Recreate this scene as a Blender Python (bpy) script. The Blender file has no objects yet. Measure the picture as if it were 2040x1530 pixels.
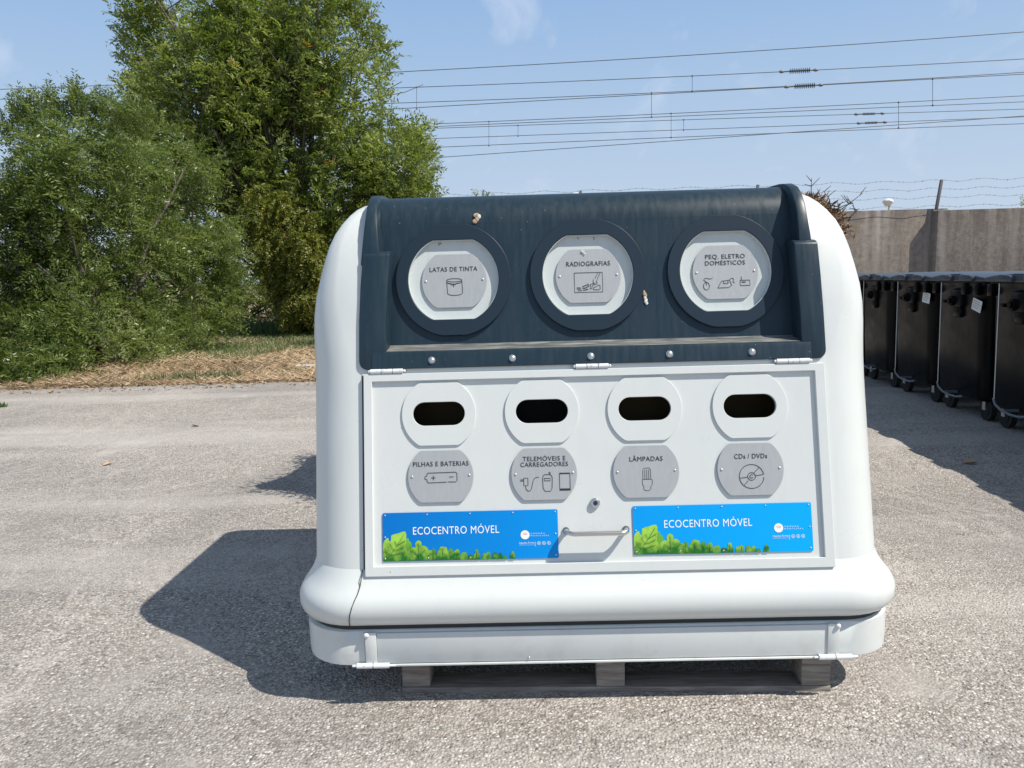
import bpy, bmesh, math, random
import numpy as np
from mathutils import Vector, Matrix
random.seed(7); RNG = np.random.default_rng(11)
rad = math.radians
sc = bpy.context.scene
COL = sc.collection

# ------------------------------------------------------------------ camera
CAM_H, F_PX, PITCH, ROLL = 1.35, 1532.0, rad(7.9), rad(1.6)
_fw = Vector((0, math.cos(PITCH), -math.sin(PITCH))); _rt = Vector((1, 0, 0)); _up = _rt.cross(_fw)
C_R = _rt*math.cos(ROLL) - _up*math.sin(ROLL); C_U = _up*math.cos(ROLL) + _rt*math.sin(ROLL); C_F = _fw
cd = bpy.data.cameras.new('camera'); cd.sensor_width = 36.0; cd.lens = 36.0*F_PX/2040; cd.clip_start = .05; cd.clip_end = 3000
cam = bpy.data.objects.new('camera', cd); COL.objects.link(cam)
m = Matrix((C_R, C_U, -C_F)).transposed().to_4x4(); m.translation = Vector((0, 0, CAM_H)); cam.matrix_world = m
sc.camera = cam
EYE = Vector((0, 0, CAM_H))
def ray(x, y): return C_F + C_R*((x-1020)/F_PX) + C_U*((765-y)/F_PX)
def on_plane(x, y, p0, n):
    d = ray(x, y); return EYE + d*((Vector(p0)-EYE).dot(Vector(n))/d.dot(Vector(n)))
def at(x, y, Y): return on_plane(x, y, (0, Y, 0), (0, 1, 0))
def gnd(x, y, z=0): return on_plane(x, y, (0, 0, z), (0, 0, 1))

# ------------------------------------------------------------------ light
SA, SB = .685, .325                       # shadow of a 1 m stick falls .63 to the left, .28 away
SUN = Vector((SA, -SB, 1)).normalized()
elev = math.asin(SUN.z); azim = math.atan2(SUN.x, SUN.y)
w = bpy.data.worlds.new('World'); sc.world = w; w.use_nodes = True
nt = w.node_tree; N = nt.nodes; N.clear()
def nn(t, **k):
    n = N.new(t)
    for a, b in k.items(): setattr(n, a, b)
    return n
sky = nn('ShaderNodeTexSky', sky_type='NISHITA', sun_disc=False, sun_elevation=elev, sun_rotation=azim, altitude=20, air_density=1.0, dust_density=1.6, ozone_density=1.6)
tc = nn('ShaderNodeTexCoord'); sp = nn('ShaderNodeSeparateXYZ'); nt.links.new(tc.outputs['Generated'], sp.inputs[0])
# thin wisps of cloud, part of the sky itself
mp = nn('ShaderNodeMapping'); mp.inputs['Scale'].default_value = (3.0, 3.0, 4.0); nt.links.new(tc.outputs['Generated'], mp.inputs[0])
no = nn('ShaderNodeTexNoise'); no.inputs['Scale'].default_value = 2.3; no.inputs['Detail'].default_value = 9; no.inputs['Roughness'].default_value = .58; no.inputs['Distortion'].default_value = .4
nt.links.new(mp.outputs[0], no.inputs['Vector'])
cr = nn('ShaderNodeMapRange'); cr.inputs[1].default_value = .56; cr.inputs[2].default_value = .80; cr.inputs[3].default_value = 0; cr.inputs[4].default_value = .6
nt.links.new(no.outputs['Fac'], cr.inputs[0])
hz = nn('ShaderNodeMapRange'); hz.inputs[1].default_value = 0.0; hz.inputs[2].default_value = .42; hz.inputs[3].default_value = .95; hz.inputs[4].default_value = .88
nt.links.new(sp.outputs['Z'], hz.inputs[0])
zc = nn('ShaderNodeValToRGB'); e_ = zc.color_ramp.elements; e_[0].position = 0.0; e_[0].color = (5.5, 6.4, 7.6, 1); e_[1].position = .80; e_[1].color = (2.1, 2.7, 3.6, 1)
e2 = e_.new(.22); e2.color = (3.9, 5.4, 7.5, 1); e2 = e_.new(.38); e2.color = (2.5, 4.3, 7.3, 1)
nt.links.new(sp.outputs['Z'], zc.inputs[0])
mx = nn('ShaderNodeMix', data_type='RGBA'); nt.links.new(zc.outputs[0], mx.inputs['B'])
nt.links.new(hz.outputs[0], mx.inputs['Factor']); nt.links.new(sky.outputs[0], mx.inputs['A'])
mc = nn('ShaderNodeMix', data_type='RGBA'); mc.inputs['B'].default_value = (7.2, 7.7, 8.8, 1)
nt.links.new(cr.outputs[0], mc.inputs['Factor']); nt.links.new(mx.outputs['Result'], mc.inputs['A'])
bg = nn('ShaderNodeBackground'); bg.inputs['Strength'].default_value = .10
nt.links.new(mc.outputs['Result'], bg.inputs['Color'])
ow = nn('ShaderNodeOutputWorld'); nt.links.new(bg.outputs[0], ow.inputs[0])
sl = bpy.data.lights.new('sun', 'SUN'); sl.energy = 5.0; sl.angle = rad(.5); sl.color = (1, .945, .85)
so = bpy.data.objects.new('sun', sl); COL.objects.link(so); so.rotation_euler = SUN.to_track_quat('Z', 'Y').to_euler(); so.location = (6, -6, 12)
vs = sc.view_settings; vs.view_transform = 'Standard'; vs.look = 'None'; vs.exposure = 0.12; vs.gamma = 1
sc.render.engine = 'CYCLES'; sc.cycles.max_bounces = 6; sc.cycles.diffuse_bounces = 3; sc.cycles.transmission_bounces = 4

# ------------------------------------------------------------------ materials
def mat(name, col, rough=.5, metal=0, spec=.5):
    m = bpy.data.materials.new(name); m.use_nodes = True
    b = m.node_tree.nodes['Principled BSDF']
    b.inputs['Base Color'].default_value = (*col, 1); b.inputs['Roughness'].default_value = rough
    b.inputs['Metallic'].default_value = metal; b.inputs['Specular IOR Level'].default_value = spec
    return m
class G:                                 # small node helper
    def __init__(s, m): s.t = m.node_tree; s.b = s.t.nodes['Principled BSDF']; s.tc = None
    def n(s, t, **k):
        n = s.t.nodes.new(t)
        for a, b in k.items(): setattr(n, a, b)
        return n
    def l(s, a, b): s.t.links.new(a, b)
    def co(s, scale=(1, 1, 1), kind='Object'):
        c = s.n('ShaderNodeTexCoord'); mp = s.n('ShaderNodeMapping'); mp.inputs['Scale'].default_value = scale
        s.l(c.outputs[kind], mp.inputs[0]); return mp.outputs[0]
    def noise(s, v, sc_, det=4, ro=.55, dist=0):
        n = s.n('ShaderNodeTexNoise'); n.inputs['Scale'].default_value = sc_; n.inputs['Detail'].default_value = det
        n.inputs['Roughness'].default_value = ro; n.inputs['Distortion'].default_value = dist; s.l(v, n.inputs['Vector']); return n.outputs['Fac']
    def vor(s, v, sc_, feat='F1', out='Distance', rnd=1):
        n = s.n('ShaderNodeTexVoronoi', feature=feat); n.inputs['Scale'].default_value = sc_; n.inputs['Randomness'].default_value = rnd
        s.l(v, n.inputs['Vector']); return n.outputs[out]
    def rng(s, v, a, b, c=0, d=1):
        n = s.n('ShaderNodeMapRange'); 
        for i, q in enumerate((a, b, c, d)): n.inputs[i+1].default_value = q
        s.l(v, n.inputs[0]); return n.outputs[0]
    def mix(s, f, a, b, mode='MIX'):
        n = s.n('ShaderNodeMix', data_type='RGBA', blend_type=mode)
        for q, k in ((f, 'Factor'), (a, 'A'), (b, 'B')):
            if isinstance(q, tuple): n.inputs[k].default_value = (*q, 1)
            elif isinstance(q, (int, float)): n.inputs[k].default_value = q
            else: s.l(q, n.inputs[k])
        return n.outputs['Result']
    def math(s, op, a, b=0):
        n = s.n('ShaderNodeMath', operation=op)
        for i, q in enumerate((a, b)):
            if isinstance(q, (int, float)): n.inputs[i].default_value = q
            else: s.l(q, n.inputs[i])
        return n.outputs[0]
    def ramp(s, v, stops):
        n = s.n('ShaderNodeValToRGB'); e = n.color_ramp.elements
        while len(e) < len(stops): e.new(.5)
        for q, (p, c) in zip(e, stops): q.position = p; q.color = (*c, 1)
        s.l(v, n.inputs[0]); return n.outputs[0]
    def bump(s, h, st=.3, d=.01, nrm=None):
        n = s.n('ShaderNodeBump'); n.inputs['Strength'].default_value = st; n.inputs['Distance'].default_value = d
        s.l(h, n.inputs['Height'])
        if nrm is not None: s.l(nrm, n.inputs['Normal'])
        return n.outputs[0]
    def out(s, col=None, rough=None, nrm=None):
        if col is not None: s.l(col, s.b.inputs['Base Color'])
        if rough is not None: s.l(rough, s.b.inputs['Roughness'])
        if nrm is not None: s.l(nrm, s.b.inputs['Normal'])

def m_white(name='white_paint', base=(.635, .660, .645)):
    m = mat(name, base, .32); g = G(m); v = g.co()
    st = g.noise(g.co((14, 14, 1.2)), 2.2, 5, .6)
    f = g.rng(st, .52, .80, 0, .16)
    c = g.mix(f, base, (.50, .49, .45))
    sp_ = g.vor(v, 17, out='Distance'); d2 = g.noise(v, 5, 2)
    spot = g.math('MULTIPLY', g.math('LESS_THAN', sp_, .035), g.math('GREATER_THAN', d2, .60))
    c = g.mix(spot, c, (.18, .13, .09))
    c = g.mix(g.rng(g.noise(v, 3.1, 3), .4, .7, 0, .12), c, (.54, .585, .60))
    zz = g.n('ShaderNodeSeparateXYZ'); g.l(v, zz.inputs[0])
    dust = g.math('MULTIPLY', g.rng(zz.outputs['Z'], .34, .14, 0, 1), g.rng(g.noise(v, 7, 6, .7), .48, .68, 0, .32)); c = g.mix(dust, c, (.36, .33, .29))
    scr = g.math('MULTIPLY', g.math('LESS_THAN', g.vor(g.co((4, 4, 60)), 1.6), .045), g.math('GREATER_THAN', g.noise(v, 2.5, 2), .55)); c = g.mix(g.math('MULTIPLY', scr, .5), c, (.34, .34, .33))
    n = g.bump(g.noise(v, 3.5, 2), .10, .02); n = g.bump(g.noise(v, 260, 2), .04, .001, n)
    g.out(c, g.rng(g.noise(v, 9, 4), .3, .7, .26, .42), n); return m
WHITE = m_white()
def m_navy():
    m = mat('navy_plastic', (.018, .036, .050), .36, 0, .35); g = G(m); v = g.co()
    st = g.noise(g.co((38, 20, 1.3)), 1.5, 6, .6)
    c = g.mix(g.rng(st, .42, .74, 0, .55), (.0135, .0300, .0450), (.0235, .0440, .0590))
    c = g.mix(g.rng(g.noise(v, 55, 5, .7), .62, .76, 0, .35), c, (.075, .092, .10))
    spk = g.math('LESS_THAN', g.vor(v, 26), .045)
    c = g.mix(g.math('MULTIPLY', spk, .5), c, (.32, .33, .32))
    g.out(c, g.rng(st, .3, .7, .30, .50), g.bump(g.noise(v, 4, 2), .08, .02)); return m
NAVY = m_navy()
def m_ledge():
    m = mat('dusty_plastic', (.2, .19, .17), .8); g = G(m); v = g.co((3, 20, 20))
    g.out(g.ramp(g.noise(v, 3, 6, .65), [(.33, (.035, .055, .065)), (.5, (.13, .135, .13)), (.72, (.33, .31, .285))])); return m
LEDGE = m_ledge()
NAVY_SMOOTH = mat('navy_ring_plastic', (.013, .026, .042), .42, 0, .35)
def m_flap():
    m = mat('flap_paint', (.55, .59, .585), .42); g = G(m); v = g.co()
    c = g.mix(g.rng(g.noise(g.co((22, 22, 3)), 2, 5), .5, .8, 0, .3), (.55, .59, .585), (.44, .43, .40))
    g.out(c); return m
FLAP = m_flap()
def m_plate():
    m = mat('grey_plate_metal', (.40, .415, .43), .5, .10); g = G(m)
    c = g.mix(g.rng(g.noise(g.co((60, 60, 3)), 1.5, 5), .35, .7, 0, .5), (.375, .395, .41), (.44, .455, .46))
    g.out(c); return m
PLATE = m_plate()
INK = mat('dark_cutout', (.018, .022, .03), .7)
RUST = mat('rust_stain', (.30, .13, .06), .9)
STEEL = mat('stainless_steel', (.62, .60, .58), .28, 1)
BOLT = mat('bolt_steel', (.60, .60, .60), .35, .8)
DARK = mat('dark_interior', (.01, .01, .01), .9)
SEAM = mat('seam_gap', (.045, .05, .05), .9)
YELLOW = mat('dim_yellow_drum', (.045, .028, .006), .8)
def m_hinge():
    m = mat('chipped_white_metal', (.72, .75, .76), .4); g = G(m); v = g.co()
    g.out(g.mix(g.rng(g.noise(v, 90, 4, .7), .60, .66, 0, .9), (.74, .77, .78), (.20, .13, .09))); return m
HINGE = m_hinge()
def m_wood():
    m = mat('weathered_wood', (.2, .17, .14), .85); g = G(m); v = g.co((2.5, 22, 22))
    n = g.noise(v, 3, 7, .6, .6)
    c = g.ramp(n, [(.25, (.11, .095, .08)), (.5, (.23, .205, .18)), (.75, (.36, .325, .29))])
    g.out(c, None, g.bump(n, .5, .006)); return m
WOOD = m_wood()
def m_concrete():
    m = mat('stained_concrete', (.3, .27, .24), .9); g = G(m); v = g.co()
    a = g.noise(g.co((1.2, 1.2, .35)), 1.6, 8, .62); b = g.noise(v, 9, 8, .7)
    c = g.ramp(a, [(.25, (.145, .118, .098)), (.5, (.225, .190, .160)), (.75, (.29, .255, .225))])
    c = g.mix(g.rng(b, .40, .62, 0, .75), c, (.115, .098, .085)); c = g.mix(g.rng(g.noise(v, 26, 5, .75), .55, .68, 0, .5), c, (.36, .33, .30))
    z = g.n('ShaderNodeSeparateXYZ'); g.l(v, z.inputs[0])
    drip = g.noise(g.co((5, 5, .25)), 2.0, 5, .6)
    top = g.math('MULTIPLY', g.rng(z.outputs['Z'], 1.9, 2.7, 0, 1), g.rng(drip, .42, .66, 0, .85))
    c = g.mix(top, c, (.07, .056, .046))
    run = g.noise(g.co((2.2, 2.2, .12)), 2.0, 6, .6); c = g.mix(g.rng(run, .5, .68, 0, .55), c, (.34, .31, .285)); c = g.mix(g.rng(run, .46, .34, 0, .6), c, (.10, .085, .075))
    pit = g.rng(g.vor(v, 6.5), .0, .06, 1, 0); c = g.mix(g.math('MULTIPLY', pit, .8), c, (.08, .07, .06))
    spk = g.rng(g.vor(v, 31), .0, .16, .35, 0); c = g.mix(spk, c, (.5, .46, .42))
    g.out(c, None, g.bump(b, .5, .02)); return m
CONC = m_concrete()
def m_asphalt():
    m = mat('pale_aggregate_asphalt', (.3, .28, .26), .85, 0, .3); g = G(m); v = g.co()
    wv = g.n('ShaderNodeVectorMath', operation='ADD'); nz = g.n('ShaderNodeTexNoise'); nz.inputs['Scale'].default_value = 60
    g.l(v, nz.inputs['Vector']); sc2 = g.n('ShaderNodeVectorMath', operation='SCALE'); sc2.inputs['Scale'].default_value = .010
    g.l(nz.outputs['Color'], sc2.inputs[0]); g.l(v, wv.inputs[0]); g.l(sc2.outputs[0], wv.inputs[1]); v2 = wv.outputs[0]
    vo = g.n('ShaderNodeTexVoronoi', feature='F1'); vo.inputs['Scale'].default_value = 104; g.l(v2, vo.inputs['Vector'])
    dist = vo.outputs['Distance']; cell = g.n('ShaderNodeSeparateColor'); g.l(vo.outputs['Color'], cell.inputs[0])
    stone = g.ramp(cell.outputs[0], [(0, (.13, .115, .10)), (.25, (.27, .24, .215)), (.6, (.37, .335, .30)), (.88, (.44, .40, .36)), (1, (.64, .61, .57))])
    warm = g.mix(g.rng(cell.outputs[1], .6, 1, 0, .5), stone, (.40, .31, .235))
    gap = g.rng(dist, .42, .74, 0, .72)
    c = g.mix(gap, warm, (.14, .118, .10))  # dark binder between stones, darkened to paint in their fine self-shadowing too
    # fines: worn patches where the stones are buried in dust
    pn = g.noise(v, 1.3, 6, .62, .3); pf = g.rng(pn, .56, .68, 0, .78)
    fine = g.ramp(g.noise(v, 140, 4, .7), [(.3, (.20, .175, .155)), (.6, (.33, .30, .27)), (.8, (.44, .41, .37))])
    c = g.mix(pf, c, fine)
    big = g.noise(v, .42, 6, .6, .5); c = g.mix(g.rng(big, .38, .56, .42, 0), c, (.15, .14, .135))
    st = g.noise(g.co((.12, .9, 1)), 1.1, 5, .6); c = g.mix(g.rng(st, .47, .62, 0, .45), c, (.42, .385, .345))
    tr = g.noise(g.co((.35, .22, 1)), 1.7, 7, .62, 1.5); c = g.mix(g.math('MULTIPLY', g.rng(tr, .485, .50, 0, 1), g.rng(tr, .515, .50, 0, .28)), c, (.47, .43, .385))
    h = g.rng(dist, .0, .75, 1, 0); ok = g.math('SUBTRACT', 1, pf); hh = g.math('MULTIPLY', g.math('MULTIPLY', h, g.rng(cell.outputs[2], 0, 1, .45, 1)), ok)
    n = g.bump(hh, 1.0, .0065); n = g.bump(g.noise(v, 190, 3), .5, .002, n); n = g.bump(g.noise(v, 6, 4), .5, .012, n)
    hs = g.n('ShaderNodeHueSaturation'); hs.inputs['Value'].default_value = 1.30; hs.inputs['Saturation'].default_value = .80; g.l(c, hs.inputs['Color'])
    g.out(hs.outputs[0], None, n); return m
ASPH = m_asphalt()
def m_soil():
    m = mat('dry_soil', (.25, .17, .1), .95); g = G(m); v = g.co()
    c = g.ramp(g.noise(v, 7, 8, .7), [(.3, (.12, .085, .05)), (.5, (.29, .21, .125)), (.72, (.46, .36, .24))])
    gr = g.rng(g.noise(v, .55, 5, .6), .50, .60, 0, .6); c = g.mix(gr, c, (.09, .13, .04))
    g.out(c, None, g.bump(g.noise(v, 30, 6, .7), 1, .04)); return m
SOIL = m_soil()
def m_leaf(name, dark, mid, light, tr=.35, odd=None, gloss=.45):
    m = mat(name, mid, gloss, 0, .5); g = G(m)
    at_ = g.n('ShaderNodeAttribute', attribute_name='tone')
    stops = [(0, dark), (.5, mid), (.93, light)] + ([(.975, odd)] if odd else [])
    c = g.ramp(at_.outputs['Fac'], stops)
    g.out(c)
    t = g.n('ShaderNodeBsdfTranslucent'); hs = g.n('ShaderNodeHueSaturation'); hs.inputs['Saturation'].default_value = 1.1; hs.inputs['Value'].default_value = 1.5
    g.l(c, hs.inputs['Color']); g.l(hs.outputs[0], t.inputs[0])
    ms = g.n('ShaderNodeMixShader'); ms.inputs[0].default_value = tr
    g.l(g.b.outputs[0], ms.inputs[1]); g.l(t.outputs[0], ms.inputs[2]); g.l(ms.outputs[0], g.t.nodes['Material Output'].inputs[0]); return m
ASH_LEAF = m_leaf('ash_leaf', (.100, .138, .026), (.190, .240, .055), (.33, .38, .14), .52, (.26, .13, .04), .36)
PEPPER_LEAF = m_leaf('feathery_leaf', (.068, .105, .022), (.140, .190, .045), (.27, .32, .115), .46, None, .36)
CEDAR_LEAF = m_leaf('yellow_green_foliage', (.085, .110, .016), (.185, .205, .034), (.36, .36, .08), .42, (.20, .10, .03))
GRASS_G = m_leaf('green_blades', (.05, .09, .03), (.09, .15, .05), (.17, .23, .08), .35)
STRAW = m_leaf('dry_straw', (.15, .100, .058), (.43, .310, .185), (.70, .57, .40), .15, (.24, .10, .05), .8)
DRYLEAF = m_leaf('dead_brush', (.045, .028, .022), (.16, .09, .05), (.50, .33, .18), .15, None, .8)
def m_bark():
    m = mat('grey_brown_bark', (.12, .1, .08), .9); g = G(m)
    n = g.noise(g.co((8, 8, 1.5)), 3, 6, .6); g.out(g.ramp(n, [(.3, (.05, .04, .032)), (.7, (.17, .145, .12))]), None, g.bump(n, .6, .02)); return m
BARK = m_bark()
BIN = mat('black_bin_plastic', (.006, .007, .009), .36, 0, .12); 
def _bin():
    g = G(BIN); v = g.co(); c = g.mix(g.rng(g.noise(v, 3, 5), .4, .7, 0, .8), (.0022, .003, .0045), (.006, .0065, .006)); g.out(c, g.rng(g.noise(v, 6, 4), .3, .7, .26, .42), g.bump(g.noise(v, 2.5, 2), .2, .05))
_bin()
BINLID = mat('dark_grey_lid_plastic', (.050, .062, .080), .40)
ZINC = mat('galvanised_metal', (.62, .63, .62), .45, .4)
PEDAL = mat('dull_pedal_metal', (.20, .22, .24), .5, .5)
RUBBER = mat('black_rubber', (.012, .012, .012), .7)
LABEL = mat('white_label', (.70, .70, .68), .5)
WIRE = mat('weathered_cable', (.10, .11, .12), .6)
FWIRE = mat('rusty_fence_wire', (.16, .14, .13), .7)
POST = mat('old_steel_post', (.13, .12, .12), .7)
GLASS_W = mat('opal_white_plastic', (.80, .80, .76), .3)
CREAM = mat('cream_paint', (.70, .66, .55), .5)
CERAM = mat('grey_insulator', (.16, .17, .18), .4)
PVC = mat('pale_plastic_film', (.62, .66, .70), .35)

# ------------------------------------------------------------------ mesh helpers
def link(name, me, m=None, parent=None):
    o = bpy.data.objects.new(name, me); COL.objects.link(o)
    if m is not None:
        for q in (m if isinstance(m, (list, tuple)) else [m]): me.materials.append(q)
    if parent: o.parent = parent
    return o
def shade(me, ang=35):
    me.polygons.foreach_set('use_smooth', [True]*len(me.polygons)); me.update()
    try: me.set_sharp_from_angle(angle=rad(ang))
    except Exception: pass
class MB:
    def __init__(s): s.bm = bmesh.new()
    def _add(s, bm2, mx=None, mi=0):
        if mx is not None: bm2.transform(mx)
        t = bpy.data.meshes.new('t'); 
        for f in bm2.faces: f.material_index = mi
        bm2.to_mesh(t); bm2.free(); s.bm.from_mesh(t); bpy.data.meshes.remove(t); return s
    def box(s, c, d, rot=None, bev=0, mi=0, seg=2):
        b = bmesh.new(); bmesh.ops.create_cube(b, size=1); bmesh.ops.scale(b, vec=d, verts=b.verts)
        if bev: bmesh.ops.bevel(b, geom=list(b.edges), offset=bev, segments=seg, affect='EDGES', profile=.5)
        M_ = Matrix.Translation(c) @ (rot.to_4x4() if rot is not None else Matrix.Identity(4)); return s._add(b, M_, mi)
    def cyl(s, p, q, r, r2=None, n=14, mi=0, cap=True):
        p, q = Vector(p), Vector(q); b = bmesh.new(); L = (q-p).length
        bmesh.ops.create_cone(b, cap_ends=cap, segments=n, radius1=r, radius2=r if r2 is None else r2, depth=L)
        M_ = Matrix.Translation((p+q)/2) @ (q-p).to_track_quat('Z', 'Y').to_matrix().to_4x4(); return s._add(b, M_, mi)
    def ball(s, c, r, sc_=(1, 1, 1), n=12, mi=0):
        b = bmesh.new(); bmesh.ops.create_uvsphere(b, u_segments=n, v_segments=max(6, n//2+2), radius=r); bmesh.ops.scale(b, vec=sc_, verts=b.verts)
        return s._add(b, Matrix.Translation(c), mi)
    def tube(s, pts, rr, n=8, mi=0, cap=True):
        pts = [Vector(p) for p in pts]; rr = rr if isinstance(rr, (list, tuple)) else [rr]*len(pts)
        b = s.bm; rings = []; ref = Vector((0, 0, 1)); prev = None
        for i, p in enumerate(pts):
            d = (pts[min(i+1, len(pts)-1)] - pts[max(i-1, 0)]).normalized()
            if prev is None:
                a = d.cross(Vector((0, 0, 1))); a = a if a.length > .1 else d.cross(Vector((0, 1, 0)))
            else: a = prev - d*prev.dot(d)
            a.normalize(); prev = a; c = d.cross(a)
            rings.append([b.verts.new(p + (a*math.cos(t)+c*math.sin(t))*rr[i]) for t in [2*math.pi*k/n for k in range(n)]])
        for A, B in zip(rings, rings[1:]):
            for k in range(n):
                f = b.faces.new((A[k], A[(k+1) % n], B[(k+1) % n], B[k])); f.material_index = mi
        if cap:
            for r_, rv in ((rings[0], True), (rings[-1], False)):
                f = b.faces.new(list(reversed(r_)) if not rv else r_); f.material_index = mi
        return s
    def prism(s, poly, axis, a, b_, bev=0, mi=0, seg=2):   # poly of 2D points extruded along x ('x': poly is y,z) 
        b = bmesh.new()
        mk = {'x': lambda t, q: (t, q[0], q[1]), 'y': lambda t, q: (q[0], t, q[1]), 'z': lambda t, q: (q[0], q[1], t)}[axis]
        A = [b.verts.new(mk(a, q)) for q in poly]; B = [b.verts.new(mk(b_, q)) for q in poly]; n = len(poly)
        b.faces.new(A); b.faces.new(list(reversed(B)))
        for k in range(n): b.faces.new((A[k], B[k], B[(k+1) % n], A[(k+1) % n]))
        bmesh.ops.recalc_face_normals(b, faces=b.faces)
        if bev: bmesh.ops.bevel(b, geom=list(b.edges), offset=bev, segments=seg, affect='EDGES', profile=.5, clamp_overlap=True)
        return s._add(b, None, mi)
    def build(s, name, m, parent=None, mx=None, ang=35):
        if mx is not None: s.bm.transform(mx)
        bmesh.ops.recalc_face_normals(s.bm, faces=s.bm.faces)
        me = bpy.data.meshes.new(name); s.bm.to_mesh(me); s.bm.free(); o = link(name, me, m, parent); shade(me, ang); return o
def tag(o, label=None, cat=None, group=None, kind=None):
    for k, v in (('label', label), ('category', cat), ('group', group), ('kind', kind)):
        if v: o[k] = v
    return o
def empty(name, loc=(0, 0, 0), rz=0):
    o = bpy.data.objects.new(name, None); COL.objects.link(o); o.location = loc; o.rotation_euler = (0, 0, rz); o.empty_display_size = .2; return o
def copy_tree(o, parent=None):
    c = o.copy(); COL.objects.link(c); c.parent = parent
    for ch in o.children: copy_tree(ch, c)
    return c

# flat shapes (with holes) made from filled 2D curves; thickness t, back at z=0
def flat_mesh(loops, t, bev=0):
    cu = bpy.data.curves.new('c', 'CURVE'); cu.dimensions = '2D'; cu.fill_mode = 'BOTH'; cu.extrude = max(t/2-bev, 0); cu.bevel_depth = bev; cu.bevel_resolution = 1; cu.offset = -bev
    for lp in loops:
        s = cu.splines.new('POLY'); s.points.add(len(lp)-1); s.use_cyclic_u = True
        for q, (x, y) in zip(s.points, lp): q.co = (x, y, 0, 1)
    o = bpy.data.objects.new('c', cu); me = bpy.data.meshes.new_from_object(o); bpy.data.objects.remove(o); bpy.data.curves.remove(cu)
    me.transform(Matrix.Translation((0, 0, t/2))); return me
def text_mesh(txt, width, cap, t=.0006, xs=None):
    cu = bpy.data.curves.new('t', 'FONT'); cu.body = txt; cu.align_x = 'CENTER'; cu.align_y = 'CENTER'; cu.resolution_u = 3; cu.extrude = .001; cu.space_character = 1.08
    o = bpy.data.objects.new('t', cu); me = bpy.data.meshes.new_from_object(o); bpy.data.objects.remove(o); bpy.data.curves.remove(cu)
    v = np.array([q.co[:] for q in me.vertices]); lo, hi = v.min(0), v.max(0)
    me.transform(Matrix.Translation((-(lo[0]+hi[0])/2, 0, 0)))
    sx = width/(hi[0]-lo[0]); sy = cap/.70
    me.transform(Matrix.Diagonal((sx, sy, t/.002, 1))); me.transform(Matrix.Translation((0, -cap*.0, t/2))); return me
def oval(cx, cy, hw, hh, n=72):
    r = hw; P = []
    for k in range(n):
        a = 2*math.pi*k/n; x, y = r*math.cos(a), r*math.sin(a); P.append((cx+x, cy+max(-hh, min(hh, y))))
    Q = [P[0]]
    for p in P[1:]:
        if abs(p[0]-Q[-1][0])+abs(p[1]-Q[-1][1]) > 1e-5: Q.append(p)
    # drop interior points of the flats
    R_ = [p for i, p in enumerate(Q) if not (abs(abs(p[1]-cy)-hh) < 1e-6 and abs(abs(Q[i-1][1]-cy)-hh) < 1e-6 and abs(abs(Q[(i+1) % len(Q)][1]-cy)-hh) < 1e-6)]
    return R_
def stadium(cx, cy, hw, hh, n=12):
    P = []
    for k in range(n+1): a = -math.pi/2+math.pi*k/n; P.append((cx+hw-hh+hh*math.cos(a), cy+hh*math.sin(a)))
    for k in range(n+1): a = math.pi/2+math.pi*k/n; P.append((cx-hw+hh+hh*math.cos(a), cy+hh*math.sin(a)))
    return P
def rrect(x0, y0, x1, y1, r=.004, n=4):
    P = []
    for cx, cy, a0 in ((x1-r, y0+r, -90), (x1-r, y1-r, 0), (x0+r, y1-r, 90), (x0+r, y0+r, 180)):
        for k in range(n+1): a = rad(a0+90*k/n); P.append((cx+r*math.cos(a), cy+r*math.sin(a)))
    return P
def circ(cx, cy, r, n=28): return [(cx+r*math.cos(2*math.pi*k/n), cy+r*math.sin(2*math.pi*k/n)) for k in range(n)]
def arc(cx, cy, rx, ry, a0, a1, n=16): return [(cx+rx*math.cos(rad(a0+(a1-a0)*k/n)), cy+ry*math.sin(rad(a0+(a1-a0)*k/n))) for k in range(n+1)]
def stroke_mesh(lines, wd, t=.0006):
    bm = bmesh.new()
    for L in lines:
        wd_ = wd
        if isinstance(L, tuple) and isinstance(L[0], (int, float)) and isinstance(L[1], list): wd_, L = L
        L = [Vector((x, y, 0)) for x, y in L]; up, dn = [], []
        for i, p in enumerate(L):
            d = (L[min(i+1, len(L)-1)]-L[max(i-1, 0)])
            if d.length < 1e-9: d = Vector((1, 0, 0))
            d.normalize(); nrm = Vector((-d.y, d.x, 0))*wd_/2
            up.append(bm.verts.new(p+nrm+Vector((0, 0, t)))); dn.append(bm.verts.new(p-nrm+Vector((0, 0, t))))
        for i in range(len(L)-1): bm.faces.new((up[i], up[i+1], dn[i+1], dn[i]))
    r = bmesh.ops.extrude_face_region(bm, geom=list(bm.faces)); vs_ = [e for e in r['geom'] if isinstance(e, bmesh.types.BMVert)]
    bmesh.ops.translate(bm, vec=(0, 0, -t*.9), verts=vs_); bmesh.ops.recalc_face_normals(bm, faces=bm.faces)
    me = bpy.data.meshes.new('s'); bm.to_mesh(me); bm.free(); return me
def put(name, me, m, parent, mx, sm=False):
    me.transform(mx); o = link(name, me, m, parent)
    if sm: shade(me)
    return o

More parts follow.
